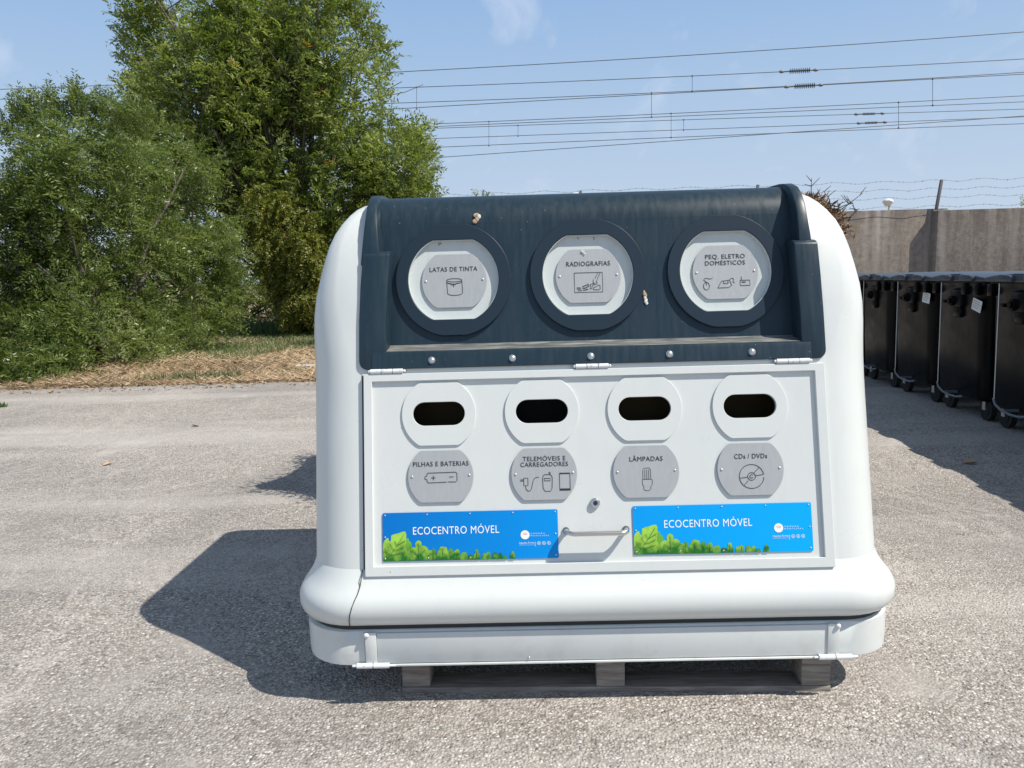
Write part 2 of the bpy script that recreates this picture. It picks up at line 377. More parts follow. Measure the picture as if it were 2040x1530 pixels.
# ------------------------------------------------------------------ ground
def grid_sheet(name, poly, z, m):
    bm = bmesh.new(); f = bm.faces.new([bm.verts.new((x, y, z)) for x, y in poly]); bm.normal_update()
    if f.normal.z < 0: f.normal_flip()
    me = bpy.data.meshes.new(name); bm.to_mesh(me); bm.free(); return link(name, me, m)
tag(grid_sheet('ground', [(-900, -300), (900, -300), (900, 1500), (-900, 1500)], 0, SOIL), kind='structure')
edge = []
rr_ = random.Random(3)
for i in range(140):
    x = -30 + i*(28.0/139); base = 10.75 - .055*(x+5) * .0 + (.0 if x < -7.3 else 0)
    edge.append((x, 10.72 - .03*(x+5) + .07*math.sin(x*2.1) + rr_.uniform(-.05, .05)))
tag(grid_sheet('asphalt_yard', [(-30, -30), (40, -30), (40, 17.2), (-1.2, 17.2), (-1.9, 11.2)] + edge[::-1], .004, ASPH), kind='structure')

# ------------------------------------------------------------------ recycling container
SLA = rad(12.5); TS = math.tan(SLA)
YAW = rad(-1.0)
O = Vector((0, 2.2824, 0)) + Vector((math.cos(YAW), math.sin(YAW), 0))*.25
ROOT = empty('recycling_container', O, YAW)
tag(ROOT, 'large white mobile recycling container with navy hood on a wooden pallet', 'recycling container')
D_ = 1.62
def ring(z, f, hw, r, c=0):
    """rounded rectangle plan ring; fixed vertex count"""
    P = []; back = D_-f
    xs = [-.72, -.55, -.36, -.18, 0, .18, .36, .55, .72]
    xr = min(.72, hw-r-.001); xs = [x*xr/.72 for x in xs]
    for x in xs: P.append((x, f, z))
    n = 8
    cc = rad(c); k0 = r/math.cos(cc)
    for k in range(n+1): a = rad(-90+c+(90-c)*k/n); P.append((hw-r+r*(math.cos(a)-math.sin(cc))/(1-math.sin(cc)), f+(math.sin(a)+math.cos(cc))*k0, z))
    for k in range(1, 5): P.append((hw, f+r+(back-f-2*r)*k/5, z))
    for k in range(n+1): a = rad(90*k/n); P.append((hw-r+r*math.cos(a), back-r+r*math.sin(a), z))
    for x in reversed(xs): P.append((x, back, z))
    for k in range(n+1): a = rad(90+90*k/n); P.append((-hw+r+r*math.cos(a), back-r+r*math.sin(a), z))
    for k in range(1, 5): P.append((-hw, back-r-(back-f-2*r)*k/5, z))
    for k in range(n+1): a = rad(-90+c+(90-c)*(n-k)/n); P.append((-hw+r-r*(math.cos(a)-math.sin(cc))/(1-math.sin(cc)), f+(math.sin(a)+math.cos(cc))*k0, z))
    return P
def loft(name, rings, m, parent, cap_top=False, cap_bot=False, hole=None):
    bm = bmesh.new(); R_ = [[bm.verts.new(p) for p in r] for r in rings]; n = len(R_[0])
    for A, B in zip(R_, R_[1:]):
        for k in range(n):
            q = (A[k], A[(k+1) % n], B[(k+1) % n], B[k]); c = sum((v.co for v in q), Vector())/4
            if hole and hole(c): continue
            bm.faces.new(q)
    if cap_top: bm.faces.new(R_[-1])
    if cap_bot: bm.faces.new(list(reversed(R_[0])))
    for v in [v for v in bm.verts if not v.link_faces]: bm.verts.remove(v)
    bmesh.ops.recalc_face_normals(bm, faces=bm.faces)
    me = bpy.data.meshes.new(name); bm.to_mesh(me); bm.free(); o = link(name, me, m, parent); shade(me, 24 if name == 'body_shell' else 50); return o
def fy(z): return .03+(z-.44)*TS
prof = [(z, fy(z), .922, .165) for z in (.452, .52, .6, .7, .8, .9, 1.0)] + \
       [(1.06, fy(1.06), .922, .16), (1.12, fy(1.12), .921, .148), (1.18, fy(1.18), .919, .128, 5), (1.24, fy(1.24), .914, .108, 14), (1.30, fy(1.30), .903, .090, 22),
        (1.36, .238, .887, .075, 26), (1.42, .258, .870, .062, 28), (1.47, .280, .854, .052, 28), (1.51, .303, .836, .044, 28), (1.545, .330, .814, .038, 28), (1.573, .362, .794, .034, 28), (1.595, .398, .775, .032, 26), (1.61, .440, .758, .03, 22), (1.618, .50, .742, .03, 12), (1.621, .58, .727, .03)]
loft('body_shell', [ring(*p) for p in prof], WHITE, ROOT, cap_top=True, hole=lambda c: abs(c.x) < .72 and c.y < .62 and c.z < 1.619)
loft('bumper', [ring(*p) for p in [(.273, .05, .90, .15), (.275, .012, .945, .175), (.283, -.008, .962, .19), (.298, -.023, .972, .20), (.318, -.032, .977, .205), (.340, -.034, .977, .205), (.358, -.030, .972, .20), (.374, -.022, .964, .195), (.388, -.010, .954, .19), (.402, .001, .944, .183), (.416, .011, .935, .176), (.432, .021, .928, .17), (.452, .0325, .922, .165)]], WHITE, ROOT)
loft('skirt', [ring(*p) for p in [(.143, .03, .91, .15), (.143, .008, .944, .16), (.148, .001, .950, .165), (.18, 0, .953, .170), (.257, .002, .956, .176), (.261, .006, .94, .175), (.261, .06, .90, .15)]], WHITE, ROOT, cap_bot=True)
loft('joint_gasket', [ring(.2605, .012, .940, .17), ring(.277, .012, .940, .17)], SEAM, ROOT)
# plane of the door: x, v up the slope, w outwards
MD = Matrix(((1, 0, 0, 0), (0, math.sin(SLA), -math.cos(SLA), .03), (0, math.cos(SLA), math.sin(SLA), .44), (0, 0, 0, 1)))
vz = lambda z: (z-.44)/math.cos(SLA)
def dM(w=0, u=0, v=0): return MD @ Matrix.Translation((u, v, w))
# fixed sill strip between door and hood
put('hinge_rail', flat_mesh([rrect(-.735, vz(1.048), .745, vz(1.10), .003)], .010, .001), WHITE, ROOT, dM(-.008))
# door leaf
DOOR = put('door', flat_mesh([rrect(-.727, vz(.430), .737, vz(1.052), .004), rrect(-.700, vz(.460), .706, vz(1.028), .002)[::-1]], .020, .0015), WHITE, ROOT, dM(-.004))
slx = (-.488, -.160, .166, .498)
sz = vz(.924)
pan = put('door_panel', flat_mesh([rrect(-.704, vz(.456), .710, vz(1.032), .002)] + [stadium(x, sz, .083, .0375)[::-1] for x in slx], .006), WHITE, DOOR, dM(-.001))
for i, x in enumerate(slx):
    put('slot_surround', flat_mesh([oval(x, sz-.001, .118, .1), stadium(x, sz, .083, .0375)[::-1]], .007, .001), WHITE, ROOT, dM(.004))
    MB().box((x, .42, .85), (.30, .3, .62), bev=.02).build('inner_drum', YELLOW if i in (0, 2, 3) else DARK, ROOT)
put('inner_wall', flat_mesh([rrect(-.7, .0, .7, .75, .002)], .004), DARK, ROOT, dM(-.16))
# grey name plates
PZ = vz(.7305)
def name_plate(u, v, hw, hh, M_, texts, strokes, sw=.0014):
    pl = put('name_plate', flat_mesh([oval(0, 0, hw, hh)], .004, .0004), PLATE, ROOT, M_ @ Matrix.Translation((u, v, .008)))
    T = M_ @ Matrix.Translation((u, v, .0125))
    for (tx, wd, cap, x, y) in texts:
        put('lettering', text_mesh(tx, wd, cap), INK, pl, T @ Matrix.Translation((x, y, 0)))
    put('pictogram', stroke_mesh(strokes, sw), INK, pl, T)
    for s in (-1, 1):
        MB().ball((0, 0, 0), .0042, (1, 1, .7), 10).build('rivet', BOLT, pl, M_ @ Matrix.Translation((u+s*(hw-.013), v+.001+s*.001, .012)))
    # short standoff behind the plate
    MB().cyl((0, 0, 0), (0, 0, .009), .03).build('spacer', DARK, pl, M_ @ Matrix.Translation((u, v, 0)))
    return pl
k = .00160/3.642     # metres per zoomed pixel of the sketches below
def S(lst, cx, cy, k_=k): return [(((x-cx)*k_), -(y-cy)*k_) for x, y in lst]
def box_l(x0, y0, x1, y1): return [(x0, y0), (x1, y0), (x1, y1), (x0, y1), (x0, y0)]
# batteries
c0 = (648, 840)
name_plate(slx[0]+.003, PZ, .1035, .0815, MD, [('PILHAS E BATERIAS', .176, .0145, .001, .0385)],
    [S(L, *c0) for L in [[(553, 815), (757, 812), (766, 822), (766, 872), (757, 882), (700, 881)], [(690, 882), (560, 885), (550, 876), (550, 862), (536, 858), (533, 848), (538, 838), (550, 836), (550, 820), (558, 815)], [(580, 850), (610, 850)], [(595, 835), (595, 865)], [(710, 846), (742, 845)]]], .0017)
# phones and chargers
c0 = (1387, 815)
name_plate(slx[1]+.002, PZ, .1035, .0815, MD, [('TELEMÓVEIS E', .135, .0140, .001, .0475), ('CARREGADORES', .150, .0140, .001, .0295)],
    [S(L, *c0) for L in [box_l(1240, 842, 1270, 895), [(1215, 853), (1240, 853)], [(1215, 862), (1240, 862)], [(1252, 895), (1254, 915), (1262, 930), (1275, 936), (1288, 930), (1296, 912), (1302, 880), (1312, 850), (1325, 840), (1350, 838)],
     [(1380, 828), (1375, 850), (1378, 915), (1390, 938), (1430, 940), (1442, 915), (1445, 845), (1440, 828), (1425, 820), (1390, 820), (1380, 828)], box_l(1388, 847, 1430, 864), [(1422, 820), (1422, 803), (1430, 803), (1432, 820)],
     box_l(1497, 812, 1572, 935)]] + [(.0052, S([(1497, 928), (1572, 928)], *c0)), (.0035, S([(1499, 814), (1570, 814)], *c0))], .0015)
c0 = (382, 795)
name_plate(slx[2]-.003, PZ, .1035, .0815, MD, [('LÂMPADAS', .104, .0145, .001, .039)],
    [S(L, *c0) for L in [[(358, 845), (358, 785), (366, 771), (404, 769), (413, 783), (414, 845)], [(372, 848), (372, 782)], [(386, 850), (386, 780)], [(400, 850), (400, 782)], [(353, 848), (366, 850), (420, 850), (424, 858), (422, 890), (412, 900), (412, 918), (402, 929), (374, 930), (362, 920), (362, 898), (353, 888), (352, 850)]]], .0010)
c0 = (1135, 780)
name_plate(slx[3]-.008, PZ, .1035, .0815, MD, [('CDs / DVDs', .103, .0150, .002, .0395)],
    [S(L, *c0) for L in [arc(1140, 832, 87, 85, 5, 352, 40), arc(1140, 832, 28, 27, 0, 360, 24), arc(1140, 832, 12, 12, 20, 320, 14), [(1060, 842), (1108, 837)], [(1172, 827), (1222, 820)], [(1160, 806), (1196, 770)], [(1085, 893), (1115, 862)]]], .0016)
# blue signs
def m_sign():
    m = mat('printed_blue', (0, .3, .8), .4, 0, .2); g = G(m)
    c = g.n('ShaderNodeTexCoord'); s_ = g.n('ShaderNodeSeparateXYZ'); g.l(c.outputs['Generated'], s_.inputs[0])
    g.out(g.ramp(s_.outputs[0], [(0, (.0, .095, .42)), (.35, (.0, .27, .74)), (.8, (.0, .45, .95))])); return m
SIGNM = m_sign()
INKW = mat('printed_white', (.82, .88, .90), .35)
def m_lp(name, lo, hi):
    m = mat(name, lo, .4, 0, .2); g = G(m); c = g.n('ShaderNodeTexCoord'); s_ = g.n('ShaderNodeSeparateXYZ'); g.l(c.outputs['Object'], s_.inputs[0])
    z = g.math('ADD', g.rng(s_.outputs[2], .470, .545, 0, .85), g.math('MULTIPLY', g.math('SUBTRACT', g.noise(c.outputs['Object'], 45, 2), .5), 1.1)); g.out(g.ramp(z, [(.12, lo), (.55, hi), (.95, tuple(min(1, q*1.35) for q in hi))])); return m
GR = [m_lp('printed_leaf_light', (.02, .15, .02), (.26, .47, .06)), m_lp('printed_leaf_mid', (.015, .11, .02), (.13, .33, .04)), mat('printed_leaf_dark', (.03, .16, .03), .5), m_lp('printed_leaf_tip', (.06, .24, .03), (.36, .53, .10))]
ORG = mat('printed_orange', (.75, .35, .16), .4)
LEAVES = [  # colour index, outline in sketch pixels (poster 75..1940 by 170..690)
 (1, [(300, 690), (322, 560), (318, 520), (330, 450), (348, 442), (360, 478), (378, 490), (388, 530), (372, 560), (400, 570), (420, 690)]),
 (2, [(335, 690), (350, 600), (372, 560), (420, 540), (500, 600), (520, 690)]),
 (0, [(78, 690), (74, 505), (92, 470), (118, 440), (136, 438), (144, 470), (158, 478), (166, 455), (166, 412), (200, 398), (240, 390), (285, 375), (318, 372), (328, 402), (328, 470), (318, 545), (342, 590), (340, 625), (318, 640), (308, 690)]),
 (1, [(600, 690), (590, 600), (612, 552), (640, 580), (652, 640), (650, 690)]),
 (0, [(318, 690), (336, 622), (352, 566), (378, 548), (402, 540), (426, 545), (420, 508), (432, 484), (456, 468), (482, 482), (492, 512), (488, 530), (524, 528), (552, 550), (560, 575), (596, 578), (618, 610), (640, 650), (645, 690)]),
 (1, [(745, 690), (770, 590), (796, 556), (818, 572), (826, 610), (850, 690)]),
 (0, [(648, 690), (656, 600), (690, 545), (712, 540), (756, 552), (766, 590), (782, 640), (790, 690)]),
 (0, [(800, 690), (806, 620), (838, 592), (872, 570), (892, 588), (898, 630), (904, 690)]),
 (3, [(895, 690), (898, 634), (925, 608), (962, 605), (975, 640), (980, 690)]),
 (1, [(975, 690), (985, 640), (1012, 630), (1035, 640), (1040, 690)]),
 (0, [(1035, 690), (1045, 632), (1060, 622), (1058, 590), (1075, 573), (1092, 590), (1092, 618), (1110, 628), (1112, 690)]),
 (3, [(1125, 690), (1138, 635), (1158, 615), (1172, 630), (1192, 604), (1212, 612), (1222, 645), (1225, 690)]),
 (0, [(1235, 690), (1246, 628), (1262, 612), (1288, 625), (1296, 650), (1312, 622), (1330, 618), (1344, 645), (1350, 690)]),
 (3, [(1350, 690), (1356, 652), (1380, 645), (1400, 690)]),
 (0, [(1425, 690), (1432, 640), (1445, 608), (1462, 606), (1478, 640), (1482, 690)])]
VEINS = [[(110, 680), (160, 620), (230, 520), (300, 410)], [(160, 620), (120, 590), (100, 540)], [(195, 570), (165, 520), (160, 500)], [(228, 525), (205, 470)], [(160, 620), (230, 610), (300, 590)], [(195, 570), (250, 560), (305, 530)], [(232, 518), (280, 490), (318, 470)],
         [(462, 680), (460, 600), (456, 500)], [(462, 640), (500, 600), (530, 570)], [(461, 640), (420, 600), (390, 580)], [(712, 680), (715, 620), (712, 570)], [(714, 640), (735, 610)], [(868, 680), (868, 610)], [(1074, 680), (1075, 600)], [(1192, 680), (1194, 625)], [(614, 680), (614, 590)]]
def sign(u0, u1, z0, z1, name_l):
    W = u1-u0; Hh = vz(z1)-vz(z0)
    M_ = dM(.0065, u0, vz(z0))
    s = put('blue_sign', flat_mesh([rrect(0, 0, W, Hh, .005)], .002, .0003), SIGNM, ROOT, M_)
    kx, ky = W/1866, Hh/520
    def T(L): return [(min(max((x-75)*kx, .001), W-.001), max((690-y)*ky, .001)) for x, y in L]
    Mi = M_ @ Matrix.Translation((0, 0, .0022))
    bm_parts = {}
    for j, (ci, L) in enumerate(LEAVES):
        put('leaf_print', flat_mesh([T(L)], .0002), GR[ci], s, Mi @ Matrix.Translation((0, 0, .00025*j/2)))
    for j, (i0, i1) in enumerate(((0, 7), (7, 10), (10, 12), (12, 13), (13, 14), (14, 15), (15, 16))):
        put('leaf_vein', stroke_mesh([T(L) for L in VEINS[i0:i1]], .0013, .0003), GR[2], s, Mi @ Matrix.Translation((0, 0, .0021)))
    T2 = lambda x, y: Mi @ Matrix.Translation(((x-75)*kx, (690-y)*ky, .0003))
    put('lettering', text_mesh('ECOCENTRO MÓVEL', 915*kx, 82*ky, .0004), INKW, s, T2(858, 373))
    put('logo_disc', flat_mesh([circ(0, 0, 47*kx)], .0004), INKW, s, T2(1590, 436))
    put('logo_mark', stroke_mesh([arc(0, -.002, 26*kx, 24*kx, 20, 160, 10), arc(0, -.003, 14*kx, 12*kx, 20, 160, 6)], .0018, .0003), ORG, s, T2(1590, 432) @ Matrix.Translation((0, 0, .0005)))
    put('small_lettering', text_mesh('C Â M A R A', 150*kx, 13*ky, .0003), INKW, s, T2(1724, 424))
    put('small_lettering', text_mesh('M U N I C I P A L', 195*kx, 13*ky, .0003), INKW, s, T2(1746, 448))
    put('small_lettering', text_mesh('Ligações Fortes', 160*kx, 21*ky, .0003), INKW, s, T2(1606, 522))
    ln = [[(x*kx, 0), ((x+7)*kx, 0)] for x in range(-80, 80, 13)] + [[(92*kx, -.005), (92*kx, .010)]]
    put('print_rule', stroke_mesh(ln, .0009, .0003), INKW, s, T2(1606, 545))
    ic = [arc(x*kx, 0, 17*kx, 17*kx, 0, 360, 16) for x in (0, 52, 104)] + [(.0028, [(x*kx, -.002), (x*kx, .002)]) for x in (0, 52, 104)]
    put('logo_mark', stroke_mesh(ic, .0010, .0003), INKW, s, T2(1735, 528))
    for fx, fyy in ((.015, .95), (.255, .95), (.5, .95), (.745, .95), (.985, .95), (.015, .5), (.985, .5), (.015, .06), (.26, .06), (.5, .05), (.745, .05), (.985, .07)):
        MB().ball((0, 0, 0), .0026, (1, 1, .7), 8).build('screw', BOLT, s, M_ @ Matrix.Translation((fx*W, fyy*Hh, .0025)))
    s['label'] = name_l
sign(-.672, -.119, .474, .6215, 'blue sign left of the door handle')
sign(.116, .674, .478, .6255, 'blue sign right of the door handle')
# handle, lock, hinges
h = MB(); hp = []
for t in range(7): a = rad(90*t/6); hp.append((-.094+.022-.022*math.cos(a), -.001*t, .034+.022*math.sin(a)))
hpL = [(-.094, 0, .004), (-.094, 0, .02)] + hp; hpR = [(-x, y, z) for x, y, z in reversed(hpL)]
pth = hpL+hpR
for dz in (0, .004, .008): h.tube([Vector((p[0]*(1-dz*.5), p[1], max(p[2]-dz, .002))) for p in pth], .0072, 12); h.cyl((-.094, 0, .003), (-.094, 0, .008), .011).cyl((.094, 0, .003), (.094, 0, .008), .011)
h.build('handle', STEEL, DOOR, dM(.002, 0, vz(.556)))
lk = MB().cyl((0, 0, 0), (0, 0, .010), .0165, .0150, 24).cyl((0, 0, .010), (0, 0, .013), .015, .012, 24).build('lock', STEEL, DOOR, dM(.004, 0, vz(.638)))
MB().cyl((0, 0, .010), (0, 0, .0136), .0075, None, 16).build('keyhole', INK, lk, dM(.004, 0, vz(.638)))
for u in (-.652, 0.004, .640):
    hg = MB()
    for a, b in ((-.052, -.018), (-.016, .018), (.020, .052)): hg.cyl((a, 0, 0), (b, 0, 0), .0078, None, 12)
    hg.box((0, .008, -.006), (.09, .016, .003)); hg.ball((-.056, 0, 0), .005).ball((.056, 0, 0), .005)
    hg.build('hinge', HINGE, ROOT, dM(.014, u, vz(1.060)))
# skirt access panel
MB().box((.008, -.0035, .205), (1.41, .006, .100), bev=.001).build('lower_panel', m_white('lower_panel_paint', (.58, .61, .61)), ROOT)
MB().box((.008, -.006, .1495), (1.44, .012, .006), bev=.001).build('bottom_lip', WHITE, ROOT)
for x in (-.716, .728):
    MB().box((x, -.008, .208), (.036, .006, .102), bev=.0015).box((x-.023*(1 if x < 0 else 1), -.001, .206), (.004, .003, .10)).build('panel_strap', WHITE, ROOT)
    MB().ball((x-.012*(1 if x < 0 else -1), -.012, .252), .0085, (1, .8, 1), 12).build('bolt', HINGE, ROOT)
    hh = MB()
    for a, b in ((-.052, -.003), (.001, .05)): hh.cyl((x+a+.006, -.014, .152), (x+b+.006, -.014, .152), .0085, None, 12)
    hh.cyl((x-.06, -.014, .152), (x+.075, -.014, .152), .004, None, 8); hh.build('hinge', HINGE, ROOT)
MB().ball((-.0, -.008, .166), .004).build('screw', BOLT, ROOT).location = (-.22, 0, 0)
# seam across the bumper on the left (separate corner casting)
sm = [(-.737, fy(.447)-.0015, .450), (-.738, .008, .430), (-.742, .004, .408), (-.748, -.010, .388), (-.756, -.022, .372), (-.764, -.031, .352), (-.770, -.0338, .332), (-.775, -.029, .308), (-.777, -.016, .289), (-.778, .006, .277)]
MB().tube([(x, y-.0012, z) for x, y, z in sm], .0016, 6).build('corner_seam', SEAM, ROOT)
MB().tube([(-.7325, fy(z)-.0012, z) for z in (.45, .7, .9, 1.05)], .0022, 6).build('door_gap', SEAM, ROOT)
# ---- navy hood
HOOD = MB()
pz0, py0 = 1.134, .254
MP = Matrix(((1, 0, 0, 0), (0, math.sin(SLA), -math.cos(SLA), py0), (0, math.cos(SLA), math.sin(SLA), pz0), (0, 0, 0, 1)))
vp = lambda z: (z-pz0)/math.cos(SLA)
oc = ((-.440, vp(1.346)), (.006, vp(1.350)), (.460, vp(1.350)))
hx0, hx1 = -.700, .700
vt = vp(1.535); yt = py0+(1.535-pz0)*TS
cap = [(py0+v*math.sin(SLA), pz0+v*math.cos(SLA)) for v in (vt-.0, )]
R0 = .125
cyc, czc = yt+R0*math.cos(SLA), 1.535-R0*math.sin(SLA)
for j in range(1, 13):
    a = rad(180-12.5) - (rad(180-12.5)-rad(88))*j/12; cap.append((cyc+R0*math.cos(a)*1.0, czc+R0*math.sin(a)))
cap += [(.70, cap[-1][1]+.004), (.84, cap[-1][1]-.0), (.93, cap[-1][1]-.04), (.95, 1.58)]
hb = bmesh.new()
low = [(.172, 1.069), (.158, 1.069), (.1555, 1.072), (.1655, 1.112), (.169, 1.1205), (.176, 1.124)]
def strip(bm, pts, mi=0):
    A = [bm.verts.new((hx0, y, z)) for y, z in pts]; B = [bm.verts.new((hx1, y, z)) for y, z in pts]
    for i in range(len(pts)-1):
        f = bm.faces.new((A[i], B[i], B[i+1], A[i+1])); f.material_index = mi; f.smooth = True
strip(hb, low); strip(hb, [(.176, 1.124), (.20, 1.127), (.245, 1.1325), (py0, pz0+.003)], 1); strip(hb, cap)
hm = bpy.data.meshes.new('hood'); hb.to_mesh(hm); hb.free()
pm = flat_mesh([[(hx0, 0), (hx1, 0), (hx1, vt), (hx0, vt)]] + [oval(u, v, .1505, .134)[::-1] for u, v in oc], .004)
pm.transform(MP @ Matrix.Translation((0, 0, -.004)))
bm = bmesh.new(); bm.from_mesh(hm); bm.from_mesh(pm); bm.to_mesh(hm); bm.free()
HD = link('hood', hm, [NAVY, LEDGE], ROOT); shade(hm, 30)
# cheeks
def cheek(side):
    xi, xo = (-.655, -.742) if side < 0 else (.672, .748)
    q = MB().prism([(.1575, 1.068), (.1575+.365*TS, 1.433), (.251, 1.442), (.275, 1.446), (.33, 1.446), (.33, 1.068)], 'x', xi, xo)
    b = q.bm
    bmesh.ops.bisect_plane(b, geom=list(b.verts)+list(b.edges)+list(b.faces), plane_co=(0, 0, 1.33), plane_no=(0, 0, 1)); bmesh.ops.bisect_plane(b, geom=list(b.verts)+list(b.edges)+list(b.faces), plane_co=(0, 0, 1.22), plane_no=(0, 0, 1))
    es = [e for e in b.edges if all(abs(v.co.x-xo) < 1e-4 and v.co.z < 1.07 and v.co.y < .4 for v in e.verts)]
    bmesh.ops.bevel(b, geom=es, offset=.028, segments=5, affect='EDGES', profile=.5)
    es = [e for e in b.edges if e.is_manifold and e.calc_face_angle(0) > rad(30)]
    bmesh.ops.bevel(b, geom=es, offset=.0045, segments=2, affect='EDGES', profile=.5)
    for v in b.verts:
        t_ = max(0, (v.co.z-1.15)/.29); v.co.x += (.016*t_*t_ if side < 0 else -.008*t_*t_)
    q.build('cheek', NAVY, HD)
    up = [(.240, 1.40), (.256, 1.47), (.274, 1.525), (.294, 1.563), (.322, 1.598), (.360, 1.624), (.41, 1.639), (.47, 1.645), (.70, 1.650), (.84, 1.649), (.95, 1.60), (.96, 1.50), (.7, 1.50), (.5, 1.40)]
    q = MB(); A, B = ((-.688, -.720) if side < 0 else (.684, .716)); q.prism(up, 'x', A, B)
    for v in q.bm.verts:
        if side < 0 and v.co.x < -.71: v.co.x -= max(0, (1.58-v.co.z))*.09
        if side < 0 and v.co.x > -.70: v.co.x += max(0, (1.60-v.co.z))*.09
        if side > 0 and v.co.x > .70: v.co.x += max(0, (1.55-v.co.z))*.08
    es = [e for e in q.bm.edges if e.is_manifold and e.calc_face_angle(0) > rad(35)]
    bmesh.ops.bevel(q.bm, geom=es, offset=.005, segments=2, affect='EDGES', profile=.5)
    q.build('cheek_upper', NAVY, HD)
cheek(-1); cheek(1)
for x in (-.507, -.249, .001, .251, .512):
    MB().ball((0, 0, 0), .0098, (1, 1, .75), 14).cyl((0, 0, -.003), (0, 0, .001), .011, None, 16).build('bolt', BOLT, HD, Matrix.Translation((x, .1597, 1.0945)) @ MP.to_3x3().to_4x4())
# openings
kk = .00167/8.5
def P3(L, cx, cy, q=kk): return [((x-cx)*q, -(y-cy)*q) for x, y in L]
for i, (u, v) in enumerate(oc):
    put('opening_ring', flat_mesh([oval(u, v, .1915, .187, 96), oval(u, v, .1505, .134, 96)[::-1]], .012, .0015), NAVY_SMOOTH, HD, MP @ Matrix.Translation((0, 0, .0004)))
    fl = put('flap', flat_mesh([oval(u, v, .158, .142)], .004), FLAP, ROOT, MP @ Matrix.Translation((0, 0, -.012)))
    ln = flat_mesh([oval(u, v, .1500, .1335, 96), oval(u, v, .1485, .132, 96)[::-1]], .018); put('flap_collar', ln, FLAP, fl, MP @ Matrix.Translation((0, 0, -.0085)))
    M_ = MP @ Matrix.Translation((0, 0, -.0135))
    if i == 0:
        c0 = (880, 755)
        tx = [('LATAS DE TINTA', 810*kk, .0150, -.002, .0385)]
        dr = [(750, 785), (775, 795), (790, 800), (815, 800), (840, 815), (865, 810), (890, 815), (920, 800), (950, 800), (985, 790), (1010, 770)]
        stk = [P3(L, *c0) for L in [arc(880, 745, 130, 28, 0, 360, 28), [(750, 760), (758, 860), (765, 960)], [(1010, 755), (1015, 860), (1018, 970)], arc(890, 965, 127, 40, 180, 0, 16)[::1]]]
        stk[3] = P3([(890-127*math.cos(math.pi*t/14), 965+40*math.sin(math.pi*t/14)) for t in range(15)], *c0)
        stk += [(.0022, P3(dr, *c0)), (.0022, P3([(865, 805), (868, 860)], *c0)), (.0018, P3([(842, 805), (842, 835)], *c0)), (.0018, P3([(895, 805), (895, 830)], *c0)), (.0018, P3([(820, 800), (820, 820)], *c0))]
    elif i == 1:
        c0 = (865, 780)
        tx = [('RADIOGRAFIAS', 740*kk, .0155, .001, .0400)]
        stk = [P3(L, *c0) for L in [box_l(630, 725, 1105, 1060), [(1025, 740), (980, 830)], [(1065, 740), (1018, 840)], [(950, 845), (945, 890), (975, 925), (1010, 925), (1012, 900), (1000, 885), (1015, 850)],
              [(945, 1010), (950, 985), (1000, 965), (1040, 940), (1060, 950), (1062, 1015), (1040, 1022), (950, 1020), (945, 1010)], [(890, 995), (905, 960), (895, 930), (915, 920), (940, 915), (965, 935), (930, 950), (922, 1000), (900, 1005), (890, 995)],
              [(835, 935), (850, 920), (870, 925), (875, 960), (860, 970), (850, 950), (835, 945)], [(665, 978), (735, 982)], [(668, 1000), (745, 1003)], [(680, 1028), (755, 1032)]]]
        stk += [(.0026, P3([(760, 968), (825, 938)], *c0)), (.0026, P3([(765, 995), (845, 978)], *c0)), (.0026, P3([(775, 1025), (860, 1010)], *c0))]
    else:
        k3 = .00167/8.05; c0 = (840, 740)
        tx = [('PEQ. ELETRO', 630*k3, .0145, .001, .0515), ('DOMÉSTICOS', 635*k3, .0145, 0, .0300)]
        stk = [P3(L, *c0, k3) for L in [arc(530, 960, 47, 62, 0, 360, 22), [(530, 905), (530, 950)], [(530, 895), (510, 880), (490, 860), (500, 840), (540, 832), (580, 845), (610, 845), (632, 825)],
              [(710, 995), (740, 940), (775, 885), (900, 875), (915, 905), (932, 962), (880, 992), (710, 995)], stadium(840, 912, 40, 14, 6), [(890, 875), (920, 850), (950, 842), (968, 860), (955, 890), (960, 910), (980, 918)],
              box_l(1068, 880, 1222, 965), [(1088, 880), (1090, 820)]]] + [(.003, P3([(1092, 910), (1155, 910)], *c0, k3))]
    name_plate(u+.002, v-.002, .108, .090, M_, tx, stk, .0015)
# rust stains at the top of the openings
for (u, v), L in ((oc[0], [(-.048, .006), (-.042, 0.010)]), (oc[1], [(-.028, 0.010), (.025, 0.006)])):
    for a, b in L:
        put('rust_mark', stroke_mesh([[(0, 0), (.001, -.006), (0, -.016+b)]], .003, .0004), RUST, ROOT, MP @ Matrix.Translation((u+a, v+.131, -.0075)))

# ------------------------------------------------------------------ pallet
pa, pb = gnd(802, 1383), gnd(1655, 1380)
pyaw = math.atan2(pb.y-pa.y, pb.x-pa.x); PL = (pb-pa).length
PAL = empty('wooden_pallet', pa, pyaw); tag(PAL, 'weathered wooden pallet on the asphalt under the white container', 'pallet')
for y in (.05, .55, 1.05): MB().box((PL/2, y, .0125), (PL, .1, .021), bev=.002).build('bottom_board', WOOD, PAL)
for x in (.047, PL/2-.01, PL-.047):
    for y in (.05, .55, 1.05): MB().box((x, y, .060), (.092, .095, .073), bev=.003).build('block', WOOD, PAL)
    MB().box((x, .55, .1075), (.092, 1.1, .021), bev=.002).build('stringer_board', WOOD, PAL)
for y in (.04, .25, .45, .65, .85, 1.06): MB().box((PL/2, y, .1285), (PL, .08, .020), bev=.002).build('deck_board', WOOD, PAL)

